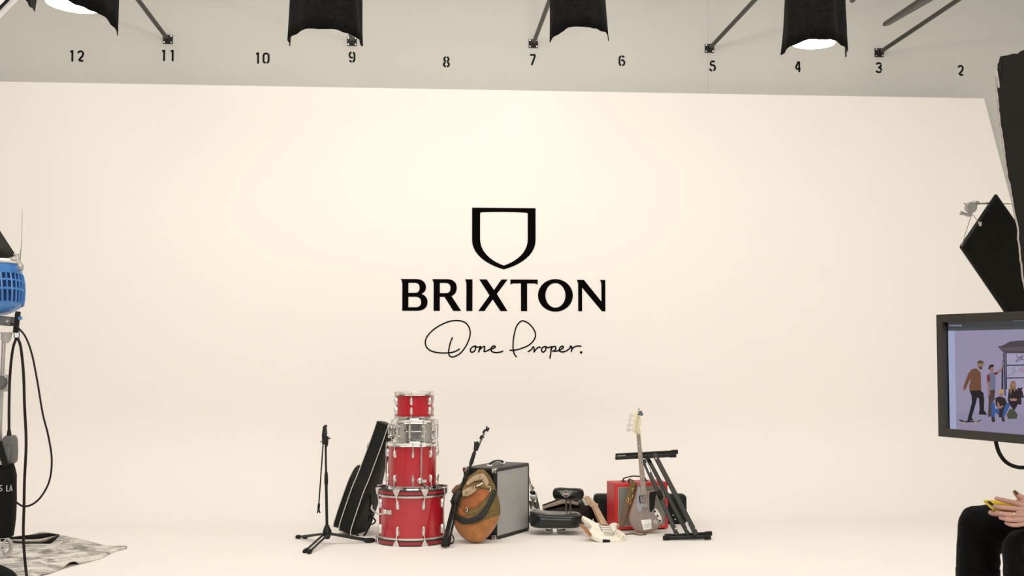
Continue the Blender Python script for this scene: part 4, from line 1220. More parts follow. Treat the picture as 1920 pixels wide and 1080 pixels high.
MB().tube([F(1172, 1003) + UP * .006, F(1186, 1002) + UP * .006, F(1200, 1004) + UP * .006, F(1212, 1003) + UP * .008], .010, 6, smooth=4, flat=.5).build('strap_tail', M_WOVEN, bgt)

# clip-on tuner on the bass headstock
tc0 = bp_(1197.5, 776)
tp = BM2 @ Vector((tc0[0], tc0[1], .002))
ct = thing('clip_on_tuner', 'small dark clip-on tuner gripping the cream bass headstock tip', 'tuner', tp)
MB(BM2).box((tc0[0] + .004, tc0[1] - .004, .008), (.020, .012, .012)).build('clip_jaw', M_RUBBER, ct, bevel=.002)
MB(BM2).box((tc0[0] + .006, tc0[1] + .003, -.020), (.020, .016, .008)).build('clip_jaw', M_RUBBER, ct, bevel=.002)
MB(BM2).tube([(tc0[0] + .0, tc0[1] + .0, .012), (tc0[0] + .006, tc0[1] + .035, .016), (tc0[0] + .010, tc0[1] + .05, .014)], .0055, 8, smooth=3).build('arm', M_SATIN, ct)
Mt = BM2 @ Matrix.Translation((tc0[0] + .020, tc0[1] + .004, .022)) @ Matrix.Rotation(.35, 4, 'Z')
MB(Mt).box((0, 0, 0), (.026, .042, .014)).build('display_housing', mat('blue_grey_housing', (0.06, 0.10, 0.12), .35), ct, bevel=.003)

# ------------------------------------------------------------------ folded keyboard stand
x0 = F(1246, 1013); x1 = F(1333, 1007)
xs = thing('keyboard_stand', 'folded black double-braced keyboard stand leaning at the right of the instruments', 'stand', Vector(((x0.x + x1.x) / 2, (x0.y + x1.y) / 2, 0)))
YL = x0.y
def XP(x, y, d=0):
    t = (1005 - y) / 155.0
    return P(x, y, YL + .02 + .45 * t + d)
M_STAND = mat('black_steel_tube', (0.017, 0.019, 0.0155), 0.38, 0.3, 0.12, 40, spec=.3)
for (xa, ya, xb, yb, d, caps) in ((1247, 1005.5, 1334, 1000, .055, (0, 1)), (1244, 1012, 1332, 1007, -.0, (0, 1)), (1154, 853.5, 1270, 847, .03, (1,)), (1153.5, 859, 1267, 853.5, -.03, (1,))):
    a, b = XP(xa, ya, d), XP(xb, yb, d)
    if ya > 1000 and a.z < .02: a.z = .018
    if ya > 1000 and b.z < .02: b.z = .018
    t = MB().bar(a, b, .024, .028).build('cross_tube', M_STAND, xs, bevel=.005)
    dr = (b - a).normalized()
    for c in caps:
        q = a if c == 0 else b; s = 1 if c == 0 else -1
        MB().bar(q - dr * s * .004, q + dr * s * .052, .033, .035).build('end_cap', M_RUBBER, t, bevel=.006)
    if ya < 900:
        MB().bar(a + dr * .012 + Vector((0, -.012, -.012)), a + dr * .085 + Vector((0, -.012, -.012)), .020, .010, up=(0, -1, 0)).build('open_sleeve', M_SATIN, t) if d > 0 else None
for (xa, ya, xb, yb, d, w) in ((1226.5, 851, 1306, 1003, -.05, .040), (1211, 853, 1291, 1003, .03, .034), (1206.5, 862, 1270, 1004, -.02, .036)):
    MB().bar(XP(xa, ya, d), XP(xb, yb, d), w, .018, up=(0, -1, 0)).build('brace', M_STAND, xs, bevel=.004)
MB().lathe([(.001, -.02), (.022, -.02), (.026, -.008), (.026, .01), (.018, .03), (.001, .03)], Matrix.Translation(XP(1236, 925, -.06)) @ Matrix.Rotation(PI / 2, 4, 'X'), 16).build('pivot_knob', M_RUBBER, xs)
MB().bar(XP(1236, 918, -.045), XP(1241, 933, -.045), .03, .02, up=(0, -1, 0)).build('lock_plate', M_BLACKMETAL, xs, bevel=.004)
for x, y in ((1230, 860), (1267, 991), (1272, 996), (1304, 990), (1289, 981)):
    MB().lathe([(.001, .006), (.006, .005), (.008, 0)], Matrix.Translation(XP(x, y, -.065)) @ Matrix.Rotation(PI / 2, 4, 'X'), 10).build('bolt', M_STEEL, xs)
MB().bar(XP(1290, 990, -.0), XP(1296, 998, -.0), .02, .012, up=(0, -1, 0)).build('foot_bracket', M_SATIN, xs)
MB().bar(XP(1212, 869, -.03), XP(1219, 886, -.03), .008, .01, up=(0, -1, 0)).build('release_pin', M_SATIN, xs)
# ------------------------------------------------------------------ blue lamp on a stand at the left edge
YLp = 6.5
LP = lambda x, y, d=0: P(x, y, YLp + d)
SLp = YLp / FPX
M_BLUE = mat('blue_lamp_paint', (0.055, 0.22, 0.58), 0.38, var=.06, scale=12, coat=.2)
M_BLUEDK = mat('dark_blue_interior', (0.012, 0.045, 0.16), 0.5, var=.1)
M_PALEGREY = mat('pale_grey_casting', (0.48, 0.475, 0.45), 0.4, .3, var=.05)
M_MIDGREY = mat('grey_moulded_plastic', (0.13, 0.13, 0.128), 0.55, var=.08)
foot = Vector((LP(-6, 900).x, YLp + .02, 0))
ls = thing('lamp_stand', 'silver lamp stand with grey clamp knob at the left edge', 'light stand', foot)
topx = LP(6, 640); 
MB().tube([LP(7.5, 636), LP(0, 800)], .0115, 12).build('upper_tube', M_SATIN, ls)
MB().tube([LP(-1, 790), Vector((foot.x, foot.y, .12))], .016, 12).build('lower_tube', M_SATIN, ls)
m = MB(); m.tube([LP(11, 643), LP(11, 636), LP(12, 628), LP(12, 623)], [.014, .026, .027, .032], 14); m.tube([LP(11, 633), LP(20, 633)], .010, 8)
m.build('spigot_clamp', M_PALEGREY, ls)
m = MB(); m.lathe([(.001, .03), (.030, .03), (.036, .018), (.036, -.01), (.001, -.01)], Matrix.Translation(LP(0, 717, -.03)) @ Matrix.Rotation(PI / 2, 4, 'X'), 18)
m.build('clamp_knob', M_MIDGREY, ls)
MB().box(tuple(LP(6, 718)), (.05, .04, .09)).build('collar', M_PALEGREY, ls, bevel=.008)
for a in (60, 180, 300):
    d = Vector((math.cos(math.radians(a)), math.sin(math.radians(a)), 0))
    lg = MB().tube([Vector((foot.x, foot.y, .30)), foot + d * .26 + UP * .10, foot + d * .48 + UP * .02], .012, 10).build('leg', M_SATIN, ls)
    MB().tube([foot + d * .45 + UP * .03, foot + d * .50 + UP * .014], .015, 10, round_=True).build('rubber_foot', M_RUBBER, lg)

# lamp head: axis points up and slightly away to the left
hc = LP(-14, 545)
axis = Vector((-.16, .12, 1)).normalized()
ex = Vector((1, 0, .16)); ex = (ex - axis * ex.dot(axis)).normalized()
ey = axis.cross(ex)
HM = mtx(hc, ex, ey, axis)
head_ = thing('studio_lamp_head', 'blue ventilated film lamp with black barn door at the left edge', 'studio lamp', LP(-10, 592))
R1 = 56 * SLp
prof = [(.001, -.122), (R1 * .55, -.120), (R1 * .80, -.105), (R1 * .92, -.075), (R1 * .96, -.04)]
m = MB(); m.lathe([(.001, -.118), (R1 * .6, -.116), (R1 * .82, -.09), (R1 * .90, -.03), (R1 * .92, .05), (R1 * .90, .10)], HM, 40)
m.build('inner_housing', M_BLUEDK, head_)
m = MB(); m.lathe([(.001, -.126), (R1 * .55, -.124), (R1 * .78, -.108), (R1 * .88, -.088), (R1 * .86, -.084), (R1 * .5, -.11), (.001, -.112)], HM, 40, closed=False)
m.build('rear_cap', M_BLUE, head_)
def Rz(z): return lerp_list([-.09, -.04, .02, .06, .10], [R1 * .91, R1 * .985, R1 * 1.0, R1 * .985, R1 * .95], z)
for z0, z1 in ((-.028, -.016), (.020, .030), (.062, .118)):
    m = MB(); m.lathe([(R1 * .9, z0), (Rz(z0) + .002, z0), (Rz((z0 + z1) / 2) + .004, (z0 + z1) / 2), (Rz(z1) + .002, z1), (R1 * .88, z1)], HM, 48); m.build('housing_band', M_BLUE, head_)
for k in range(36):
    a = 2 * PI * k / 36
    pts = []
    for z in (-.092, -.06, -.02, .02, .066):
        r = Rz(z) + .001
        pts.append(HM @ Vector((r * math.cos(a), r * math.sin(a), z)))
    MB().tube(pts, .0052, 6).build('cooling_fin', M_BLUE, head_)
m = MB(); m.lathe([(R1 * .93, .116), (R1 * 1.0, .116), (R1 * 1.03, .126), (R1 * 1.0, .138), (R1 * .93, .138)], HM, 48, closed=True); m.build('front_ring', mat('bright_ring', (.85, .83, .76), .25, .8), head_)
m = MB(); m.lathe([(.001, .125), (R1 * .94, .127)], HM, 40); m.build('lens', mat('lamp_glass', (.5, .5, .48), .08, 0, spec=.8), head_)
# barn doors
bdm = MB()
q = [LP(27, 480, .0), LP(26, 473, .0), LP(-2, 430, .10), LP(-70, 430, .16), LP(-70, 497, .06), LP(0, 491, .0)]
b_ = len(bdm.v); bdm.v += q; bdm.f.append((0, 1, 2, 3, 4, 5))
bd_ = bdm.build('barn_door', mat('barn_door_black', (0.010, 0.011, 0.008), .6), head_, wall=.004)
MB().tube([LP(-5, 492, -.003), LP(27, 481, -.003)], .004, 8).build('door_hinge', M_STEEL, bd_)
m = MB(); m.tube([LP(31, 478), LP(34, 490), LP(38, 499), LP(42, 507)], [.008, .012, .018, .008], 8, smooth=3); m.tube([LP(26, 477), LP(35, 478)], .006, 8)
m.build('door_bracket', M_PALEGREY, head_)
MB().tube([LP(42, 392, .05), LP(40.5, 450, .03), LP(38, 480, .01), LP(36, 497)], [.0012, .0016, .0035, .006], 6, smooth=5).build('safety_wire', mat('thin_grey_wire', (.35, .33, .30), .4, .5), head_)
MB().tube([LP(25, 508, -.05), LP(33, 503, -.05)], .012, 10).build('hinge_knob', M_BLUE, head_)
# yoke, tilt box
MB().bar(LP(34, 584), LP(29, 624), .028, .012, up=(0, -1, 0)).build('yoke_arm', M_BLACKMETAL, head_, bevel=.003)
MB().tube([LP(35, 597, -.02), LP(41, 596, -.02)], .009, 8).build('yoke_bolt', M_BLUE, head_)
MB().bar(LP(-12, 600), LP(24, 603), .06, .05, up=(0, 0, 1)).build('tilt_box', M_MIDGREY, head_, bevel=.006)
MB().tube([LP(12, 604, -.035), LP(15, 600, -.035)], .008, 8).build('tilt_slot', M_PALEGREY, head_)
MB().tube([LP(27.5, 612), LP(26.5, 631), LP(32, 636), LP(36, 631), LP(35.5, 613)], .0028, 6, smooth=3).build('cable_carabiner', mat('blue_carabiner', (.10, .25, .55), .3, .6), head_)

# cables
M_CABLE = mat('black_cable_rubber', (0.020, 0.014, 0.014), .5, var=.1)
def cable(label, pts, r, floor_end=None):
    w = [LP(x, y, d) for x, y, d in pts]
    if floor_end: w += floor_end
    o = MB().tube(w, r, 10, smooth=6).build('power_cable', M_CABLE)
    return tag(o, label, 'cable', 'cables at the blue lamp')
cable('thick black cable running from blue carabiner into the grey connector', [(31, 633, -.02), (24, 655, -.02), (19, 700, -.02), (17, 760, -.02), (17, 822, -.02)], .0072)
cable('thick black cable hanging straight down past the spotted hide', [(33, 633, -.03), (39, 652, -.03), (44, 700, -.03), (46, 760, -.03), (49, 830, -.03), (46, 900, -.03), (45, 950, -.03), (44, 1010, -.03), (50, 1080, -.04), (62, 1150, -.1)], .0075, [Vector((LP(80, 1200).x, 6.1, .02)), Vector((LP(20, 1200).x, 5.8, .012))])
cable('thin black cable drooping in a wide loop right of the stand', [(20, 606, -.04), (33, 614, -.04), (48, 632, -.04), (60, 665, -.04), (70, 715, -.04), (80, 775, -.04), (90, 815, -.04), (97, 860, -.04), (93, 900, -.04), (78, 930, -.04), (60, 946, -.04), (43, 949, -.035), (31, 942, -.03)], .0052)

# grey connector and hanging bag
gc = thing('cable_connector', 'grey moulded cable connector resting on the hanging black bag', 'connector', LP(18, 868))
m = MB(); o_ = [(8, 822), (13, 816), (26, 816), (29.5, 824), (30.5, 845), (29, 866), (20, 872), (8, 872)]
c_ = LP(18, 845)
pl_ = [((LP(x, y) - c_).x, (LP(x, y) - c_).z) for x, y in o_]
m.prism(pl_, -.035, .035, mtx(c_, Vector((1, 0, 0)), UP, Vector((0, -1, 0))))
m.build('shell', M_MIDGREY, gc, bevel=.008)
MB().box(tuple(LP(14, 850, -.036)), (.028, .012, .07)).build('raised_panel', mat('lighter_grey_plastic', (.17, .17, .168), .5), gc, bevel=.004)
MB().tube([LP(17, 806, -.02), LP(17, 818, -.02)], [.009, .013], 10).build('strain_relief', M_RUBBER, gc)

M_BAGBLK = mat('black_bag_canvas', (0.006, 0.0065, 0.006), .8, var=.2, scale=20, bump=.2, bscale=30)
hb = thing('hanging_bag', 'black canvas bag with white lettering hanging on the left lamp stand', 'bag', LP(-20, 1004))
rows = []
for y, xr in ((868, 27), (875, 29), (890, 31.5), (910, 31), (940, 31), (970, 30), (990, 28.5), (1003, 27), (1006, 24)):
    c = LP(-22, y); h = LP(xr, y).x - c.x
    d = .05 + .03 * math.sin(PI * (y - 866) / 142)
    rows.append([Vector((c.x + h * math.copysign(abs(math.cos(a)) ** .5, math.cos(a)), YLp - .02 + d * math.copysign(abs(math.sin(a)) ** .7, math.sin(a)) + .005 * noise.noise(Vector((a * 3, y * .05, 0))), c.z)) for a in [2 * PI * k / 36 for k in range(36)]])
MB().grid(capped(rows), closed_u=True).build('body', M_BAGBLK, hb)
MB().bar(LP(-2, 828, -.10), LP(11, 874, -.105), .03, .008, up=(0, -1, 0)).build('strap', M_NYLON, hb)
MB().box(tuple(LP(0, 868, -.10)), (.022, .008, .02)).build('strap_buckle', M_PALEGREY, hb, bevel=.003)
m = MB()
oP = LP(0, 921, -.108); LMt = mtx(oP, Vector((1, 0, 0)), UP, Vector((0, -1, 0)))
def lett(strokes, x, w, h=.030):
    for s in strokes: m.ribbon([(x + p[0] * w, p[1] * h) for p in s], .0030, -.004, .002, LMt)
lett([[(1, .9), (.5, 1), (0, .8), (.3, .52), (.8, .45), (1, .2), (.5, 0), (0, .1)]], -.004, .014)
lett([[(0, 1), (0, 0), (1, 0)]], .034, .011)
lett([[(0, 0), (.5, 1), (1, 0)], [(.2, .38), (.8, .38)]], .049, .013)
m.build('printed_letters', mat('white_print', (.45, .48, .46), .7), hb, smooth=False)

# sandbag across the stand leg, lower left corner
sg = LP(-20, 1085)
sbag = thing('sandbag', 'black sandbag slumped over the stand leg in the lower left corner', 'sandbag', Vector((sg.x - .05, YLp - .15, .02)))
m = MB(); base = Vector((P(-26, 1080, YLp - .22).x, YLp - .22, .06))
m.tube([base + Vector((-.20, 0, .13)), base + Vector((-.10, 0, .26)), base + Vector((.0, 0, .33)), base + Vector((.06, 0, .27)), base + Vector((.16, 0, .12))], [.06, .10, .055, .10, .06], 18, smooth=5, round_=True)
m.build('body', M_BAGBLK, sbag)
MB().tube([base + Vector((-.04, 0, .36)), base + Vector((0, 0, .42)), base + Vector((.04, 0, .36))], .012, 8, smooth=4, flat=.4).build('handle', M_NYLON, sbag)

# silver perforated wheel on the floor
w0 = F(0, 1051)
wheel = thing('caster_wheel', 'pale silver perforated wheel on the floor beside the spotted hide', 'wheel', Vector((w0.x - .02, w0.y, 0)))
RW = 21 * w0.y / FPX
wc = Vector((P(2, 1030, w0.y).x, w0.y, RW + .012))
WMt = mtx(wc, Vector((.75, .66, 0)).normalized(), UP, Vector((.66, -.75, 0)).normalized())
m = MB(); m.lathe([(RW * .80, -.02), (RW, -.02), (RW * 1.04, 0), (RW, .02), (RW * .80, .02)], WMt, 32, closed=True); m.build('rim', M_PALEGREY, wheel)
m = MB(); m.lathe([(.006, -.026), (RW * .32, -.026), (RW * .32, .026), (.006, .026)], WMt, 20, closed=True); m.build('axle_boss', M_PALEGREY, wheel)
for k in range(6):
    a = 2 * PI * k / 6
    MB(WMt).tube([(RW * .28 * math.cos(a), RW * .28 * math.sin(a), 0), (RW * .86 * math.cos(a), RW * .86 * math.sin(a), 0)], .009, 8, flat=.8).build('spoke', M_PALEGREY, wheel)
MB().bar(wc + Vector((-.02, .0, 0)), wc + Vector((-.10, .02, .10)), .03, .03).build('fork', M_PALEGREY, wheel, bevel=.004)
MB().tube([wc + Vector((-.10, .02, .10)), wc + Vector((-.60, .1, .12))], .014, 10).build('base_leg', M_SATIN, wheel)

# ------------------------------------------------------------------ spotted hide on the floor
def hide_mat():
    m_ = mat('cow_hide_hair', (0.62, 0.585, 0.53), .85, var=.05, scale=10, sheen=.2, bump=.3, bscale=120)
    nt = m_.node_tree; bs = nt.nodes['Principled BSDF']
    tc = [n for n in nt.nodes if n.type == 'TEX_COORD'][0]
    mp = nt.nodes.new('ShaderNodeMapping'); mp.inputs['Scale'].default_value = (2.4, 3.4, 1.0); mp.inputs['Rotation'].default_value = (0, 0, .25)
    nz = nt.nodes.new('ShaderNodeTexNoise'); nz.inputs['Scale'].default_value = 1.9; nz.inputs['Detail'].default_value = 8; nz.inputs['Roughness'].default_value = .72
    nz.inputs['Distortion'].default_value = .6
    rp = nt.nodes.new('ShaderNodeValToRGB')
    rp.color_ramp.elements[0].position = .36; rp.color_ramp.elements[0].color = (.045, .045, .042, 1)
    rp.color_ramp.elements[1].position = .55; rp.color_ramp.elements[1].color = (.66, .625, .56, 1)
    e_ = rp.color_ramp.elements.new(.45); e_.color = (.27, .26, .235, 1)
    nt.links.new(tc.outputs['Object'], mp.inputs['Vector']); nt.links.new(mp.outputs['Vector'], nz.inputs['Vector'])
    nt.links.new(nz.outputs['Fac'], rp.inputs['Fac']); nt.links.new(rp.outputs['Color'], bs.inputs['Base Color'])
    return m_
M_HIDE = hide_mat()
hx = [-160, -100, -40, 0, 40, 70, 95, 115, 140, 165, 190, 212, 232, 238]
hfar = [1019, 1019, 1018, 1018, 1019, 1020, 1016, 1004, 1009, 1015.5, 1021, 1024.5, 1027, 1028.4]
hnear = [1100, 1104, 1100, 1096, 1088, 1082, 1076, 1068, 1061, 1055, 1048, 1036, 1030.5, 1029]
rows = []
for i in range(81):
    x = -160 + (238 + 160) * i / 80
    yf, yn = lerp_list(hx, hfar, x), lerp_list(hx, hnear, x)
    row = []
    for j in range(31):
        t = j / 30
        p = F(x, yf + (yn - yf) * t)
        e = min(t, 1 - t) * 8
        p.z = .004 + .022 * min(1, e) * (0.6 + noise.noise(Vector((p.x * 4, p.y * 4, 0)))) + .03 * max(0, 1 - abs(t - .25) / .2) * max(0, noise.noise(Vector((p.x * 2.2, 1, 3))))
        if t > .9 and 118 < x < 150: p.z += .035 * math.sin(PI * (x - 118) / 32) * (t - .9) * 10
        row.append(p)
    rows.append(row)
hide = thing('cow_hide', 'black and white spotted cow hide rug crumpled on the floor at left', 'rug', Vector((F(60, 1040).x, F(60, 1040).y, 0)))
for r in rows:
    for p in r: p.z = max(min(p.z, .003 + .10 * max(0, F(60, 1021).y - p.y)) if p.x < P(108, 1010, 9.6).x else p.z, .003)
MB().grid(rows).build('hide_sheet', M_HIDE, hide, wall=.003)
# folded-back end with stripes: raised roll behind the sheet
def fold_strip(ya, yb, za, zb, mat_, name, d=0):
    ra, rb = [], []
    for i in range(15):
        x = ya[0][0] + (ya[-1][0] - ya[0][0]) * i / 14
        A = lerp_list([q[0] for q in ya], [q[1] for q in ya], x); B = lerp_list([q[0] for q in yb], [q[1] for q in yb], x)
        Yf = F(60, 1021).y + .05 + d
        a, b = P(x, A, Yf), P(x, B, Yf - .012)
        a.z = max(a.z, .012); b.z = max(b.z, .006)
        ra.append(a); rb.append(b)
    mid = [(a + b) / 2 + Vector((0, -.015, .004)) for a, b in zip(ra, rb)]
    return MB().grid([catmull(ra, 3), catmull(mid, 3), catmull(rb, 3)]).build(name, mat_, hide, wall=.006)
M_STRIPEB = mat('black_stripe_hair', (0.012, 0.011, 0.011), .8, var=.2)
M_STRIPEW = mat('white_stripe_hair', (0.60, 0.55, 0.50), .85, var=.08)
E0 = [(-120, 1011), (0, 1010.5), (20, 1008), (45, 1005), (66, 1000), (80, 996), (92, 997.5), (112, 1003)]
E1 = [(-120, 1014), (0, 1013), (20, 1007.5), (45, 1004.5), (66, 1003.5), (80, 1001.5), (92, 1000.5), (112, 1003.2)]
E2 = [(-120, 1018), (0, 1015), (20, 1009.5), (45, 1010), (66, 1010), (80, 1008.5), (92, 1005.5), (112, 1003.6)]
E3 = [(-120, 1021), (0, 1014), (20, 1015), (45, 1018), (66, 1018), (80, 1017), (92, 1013), (102, 1006), (112, 1003.8)]
E4 = [(-120, 1025), (0, 1014.5), (20, 1017), (45, 1020), (66, 1020), (80, 1022), (92, 1022), (102, 1015), (112, 1004.5)]
fold_strip(E0, E1, 0, 0, M_STRIPEW, 'fold_stripe')
fold_strip(E1, E2, 0, 0, M_STRIPEB, 'fold_stripe', -.004)
fold_strip(E2, E3, 0, 0, M_STRIPEW, 'fold_stripe', -.012)
fold_strip(E3, E4, 0, 0, M_STRIPEB, 'fold_stripe', -.02)

# ------------------------------------------------------------------ pipes that cross the upper corners
wp = thing('white_boom_pole', 'white square-section boom pole crossing the upper left corner', 'pole', P(-60, 92, 5.2))
a, b = P(-60, 82, 5.2), P(110, -92, 5.6)
MB().bar(a, b, .036, .036).build('pole', mat('white_enamel', (.93, .91, .88), .35), wp, bevel=.003)
a2, b2 = P(-60, 76, 5.17), P(110, -98, 5.57)
MB().bar(a2, b2, .006, .012).build('groove', M_RUBBER, wp)
a3, b3 = P(-60, 62, 5.25), P(110, -110, 5.65)
MB().bar(a3, b3, .020, .02).build('side_rail', MATS['white_enamel'], wp, bevel=.003)
bp2 = thing('twin_pipes', 'pair of dark pipes hanging side by side at the upper right', 'pipe', P(1658, 46, 10.4))
for (x0_, y0_, x1_, y1_) in ((1660, 45, 1830, -64), (1666, 43, 1842, -64)):
    MB().tube([P(x0_, y0_, 10.6), P(x1_, y1_, 8.6)], [.022, .040], 10).build('pipe', M_PIPE, bp2)
for x_ in (1655, 1662): MB().tube([P(x_, 48, 10.6), P(x_ + 9, 41, 10.55)], .005, 6).build('tie_wire', M_PIPE, bp2)
o = MB().tube([P(1598, 1, 9.0), P(1640, -42, 8.4)], .019, 12, round_=True).build('pipe_end', M_BLACKMETAL)
tag(o, 'rounded dark pipe end poking into view right of the glowing skirted lamp', 'pipe')

# ------------------------------------------------------------------ black panel, flag and grip arm at the right edge
M_FOAMB = mat('black_foam_board', (0.016, 0.0145, 0.012), .75, var=.12, scale=5)
M_FOAMW = mat('torn_white_foam', (.55, .50, .48), .85, var=.15, scale=50)
YFb = 5.0
FPp = lambda x, y, d=0: P(x, y, YFb + d)
fbp = thing('black_foam_board', 'big black foam board with torn pale edge at the upper right', 'board', FPp(1960, 600))
edge = [(1876, 106), (1873, 116), (1869.5, 130), (1869, 150), (1870.5, 175), (1873, 200), (1876, 228), (1881, 262), (1885, 295), (1889, 325), (1894, 345), (1899, 372), (1903, 400), (1909, 425), (1911, 455), (1914, 480), (1918, 510), (1925, 560), (1935, 620)]
random.seed(3)
ed = []
for i in range(len(edge) - 1):
    for k in range(4):
        t = k / 4
        ed.append((edge[i][0] + (edge[i + 1][0] - edge[i][0]) * t + random.uniform(-.9, .9), edge[i][1] + (edge[i + 1][1] - edge[i][1]) * t))
top_ = [(2060, 62), (1990, 76), (1935, 89), (1921, 93), (1912, 97), (1908, 101), (1898, 101), (1888, 104)]
poly = top_ + ed + [(2060, 620)]
oc = FPp(1960, 600); FMt = mtx(oc, Vector((1, 0, 0)), UP, Vector((0, -1, 0)))
q2 = [((FPp(x, y) - oc).x, (FPp(x, y) - oc).z) for x, y in poly]
MB().prism(q2, -.004, .004, FMt).build('board', M_FOAMB, fbp, smooth=False)
m = MB(); m.ribbon([((FPp(x - .4, y) - oc).x, (FPp(x - .4, y) - oc).z) for x, y in ed[6:]], .005, -.009, .0015, FMt); m.build('torn_foam', M_FOAMW, fbp, smooth=False)
m = MB(); m.tube([FPp(1868, 128, -.01), FPp(1867.5, 140, -.012), FPp(1871, 155, -.01), FPp(1873, 165, -.008)], [.004, .009, .007, .003], 8, smooth=3, flat=.5); m.build('peeled_paper', M_FOAMW, fbp)
m = MB(); m.tube([FPp(1875, 112, -.008), FPp(1876, 130, -.012), FPp(1874, 150, -.008)], [.004, .010, .005], 8, smooth=3, flat=.4); m.build('tape_fold', M_NYLON, fbp)
m = MB(); m.tube([Vector((FPp(2030, 600).x, YFb + .04, .02)), Vector((FPp(2030, 80).x, YFb + .04, 2.75))], .014, 10); m.build('support_pole', M_SATIN, fbp)
for a in (90, 210, 330):
    d = Vector((math.cos(math.radians(a)), math.sin(math.radians(a)), 0)); c = Vector((FPp(2030, 600).x, YFb + .04, 0))
    MB().tube([c + UP * .16, c + d * .35 + UP * .014], .012, 8).build('support_leg', M_SATIN, fbp)

YFg = 5.6
GP = lambda x, y, d=0: P(x, y, YFg + d)
flg = thing('black_flag', 'black fabric flag frame tilted like a diamond on grip arm, right edge', 'flag', GP(1880, 600))
corners = [(1867, 368), (1803, 463), (1905, 612), (1972, 517)]
oc = GP(1885, 490); GMt = mtx(oc, Vector((1, 0, 0)), UP, Vector((0, -1, 0)))
cq = [((GP(x, y) - oc).x, (GP(x, y) - oc).z) for x, y in corners]
MB().prism(cq, -.004, .004, GMt).build('fabric', mat('flag_fabric', (0.013, 0.0125, 0.010), .9, var=.1, bump=.1, bscale=300), flg, smooth=False)
for i in range(4):
    a, b = Vector((*cq[i], 0)), Vector((*cq[(i + 1) % 4], 0))
    MB(GMt).tube([a, b], .0095, 8, round_=True).build('frame_rod', M_BLACKMETAL, flg)
MB().tube([GP(1822, 402, -.02), GP(1812, 432, -.015), GP(1803, 462, -.01)], .0018, 5).build('tie_wire', mat('grey_cord', (.35, .34, .31), .6), flg)
MB().tube([GP(1824, 402, -.02), GP(1832, 413, -.02), GP(1837, 420, -.02)], .0016, 5).build('tie_wire', MATS['grey_cord'], flg)
MB().tube([GP(1837, 416, -.02), GP(1838.5, 424, -.02)], [.009, .006], 8).build('clip', mat('pale_pink_clip', (.60, .54, .52), .5), flg)
ga = thing('grip_arm', 'silver grip arm with clamp head holding the black flag', 'grip arm', GP(1830, 395))
MB().tube([GP(1825, 381, .03), GP(1990, 380.5, .03)], .0065, 10).build('arm', mat('brushed_arm', (.62, .60, .48), .3, .8), ga)
MB().lathe([(.001, -.022), (.022, -.022), (.026, -.01), (.026, .01), (.022, .022), (.001, .022)], Matrix.Translation(GP(1820, 389, -.01)) @ Matrix.Rotation(PI / 2, 4, 'X'), 20).build('clamp_head', M_PALEGREY, ga)
MB().tube([GP(1824, 384, .0), GP(1828, 380, .01), GP(1834, 381, .02)], [.012, .014, .009], 10).build('arm_collar', M_PALEGREY, ga)
MB().tube([GP(1801, 399, -.02), GP(1808, 401, -.02), GP(1816, 403, -.02), GP(1821, 398, -.02)], [.011, .007, .010, .008], 10, smooth=3).build('locking_handle', M_PALEGREY, ga)
MB().tube([GP(1807, 381, -.02), GP(1815, 386, -.02)], .003, 6).build('locking_pin', M_SATIN, ga)
cs = Vector((GP(1988, 380).x, YFg + .03, 0))
MB().tube([cs + UP * .02, Vector((cs.x, cs.y, GP(1988, 380).z + .05))], .013, 10).build('stand_tube', M_SATIN, ga)
for a in (60, 180, 300):
    d = Vector((math.cos(math.radians(a)), math.sin(math.radians(a)), 0))
    MB().tube([cs + UP * .14, cs + d * .10 + UP * .12, cs + d * .40 + UP * .014], .012, 8).build('stand_leg', M_SATIN, ga)
# ------------------------------------------------------------------ monitor
mTL, mBL = P(1764, 590, 3.6), P(1761, 818, 3.6)
mTR, mBR = P(1920, 577, 3.3), P(1920, 826, 3.3)
mx_ = ((mTR - mTL) + (mBR - mBL)) / 2; mx_.z = 0; mx_.normalize()
mn_ = Vector((mx_.y, -mx_.x, 0))
if mn_.dot(CAM - mBL) < 0: mn_ = -mn_
MH = (mTL - mBL).z; MWd = .60
MMt = mtx(mBL, mx_, UP, mn_)
mon = thing('computer_monitor', 'black-framed monitor at right edge showing a group photo with bus shelter', 'monitor', mBL + mx_ * MWd / 2)
BZ = .0235
m = MB(MMt)
for c, s in (((MWd / 2, MH - BZ / 2, -.012), (MWd, BZ, .030)), ((MWd / 2, BZ / 2, -.012), (MWd, BZ, .030)), ((BZ / 2, MH / 2, -.012), (BZ, MH - 2 * BZ, .030)), ((MWd - BZ / 2, MH / 2, -.012), (BZ, MH - 2 * BZ, .030))):
    m.box(c, s)
m.build('bezel', mat('dark_olive_bezel', (0.040, 0.038, 0.030), .42, var=.06), mon, smooth=False)
MB(MMt).box((MWd / 2, MH / 2, -.040), (MWd - .01, MH - .01, .028)).build('rear_shell', M_MIDGREY, mon, bevel=.006)
SCR = -.012                                   # depth of the glass behind the bezel front
def smat(name, c, k=1.0):
    m_ = mat('screen_' + name, (0.01, 0.01, 0.01), .35, var=.0, emit=c, estr=k, spec=.1)
    return m_
so_ = mBL + mn_ * (SCR + .004)
def sp_(zx, zy):                             # enlarged-photo units to screen metres
    p = onplane(1740 + zx / 4.0, 570 + zy / 4.0, so_, mn_) - mBL
    return (p.dot(mx_), p.z)
sx0, sx1, sy0, sy1 = BZ - .002, MWd - BZ + .002, BZ - .002, MH - BZ + .002
SK = 1.75
scr = MB(MMt).box(((sx0 + sx1) / 2, (sy0 + sy1) / 2, SCR - .006), (sx1 - sx0, sy1 - sy0, .006)).build('screen', mat('screen_off_black', (.004, .004, .006), .25, spec=.3), mon, smooth=False)
lay = [0]
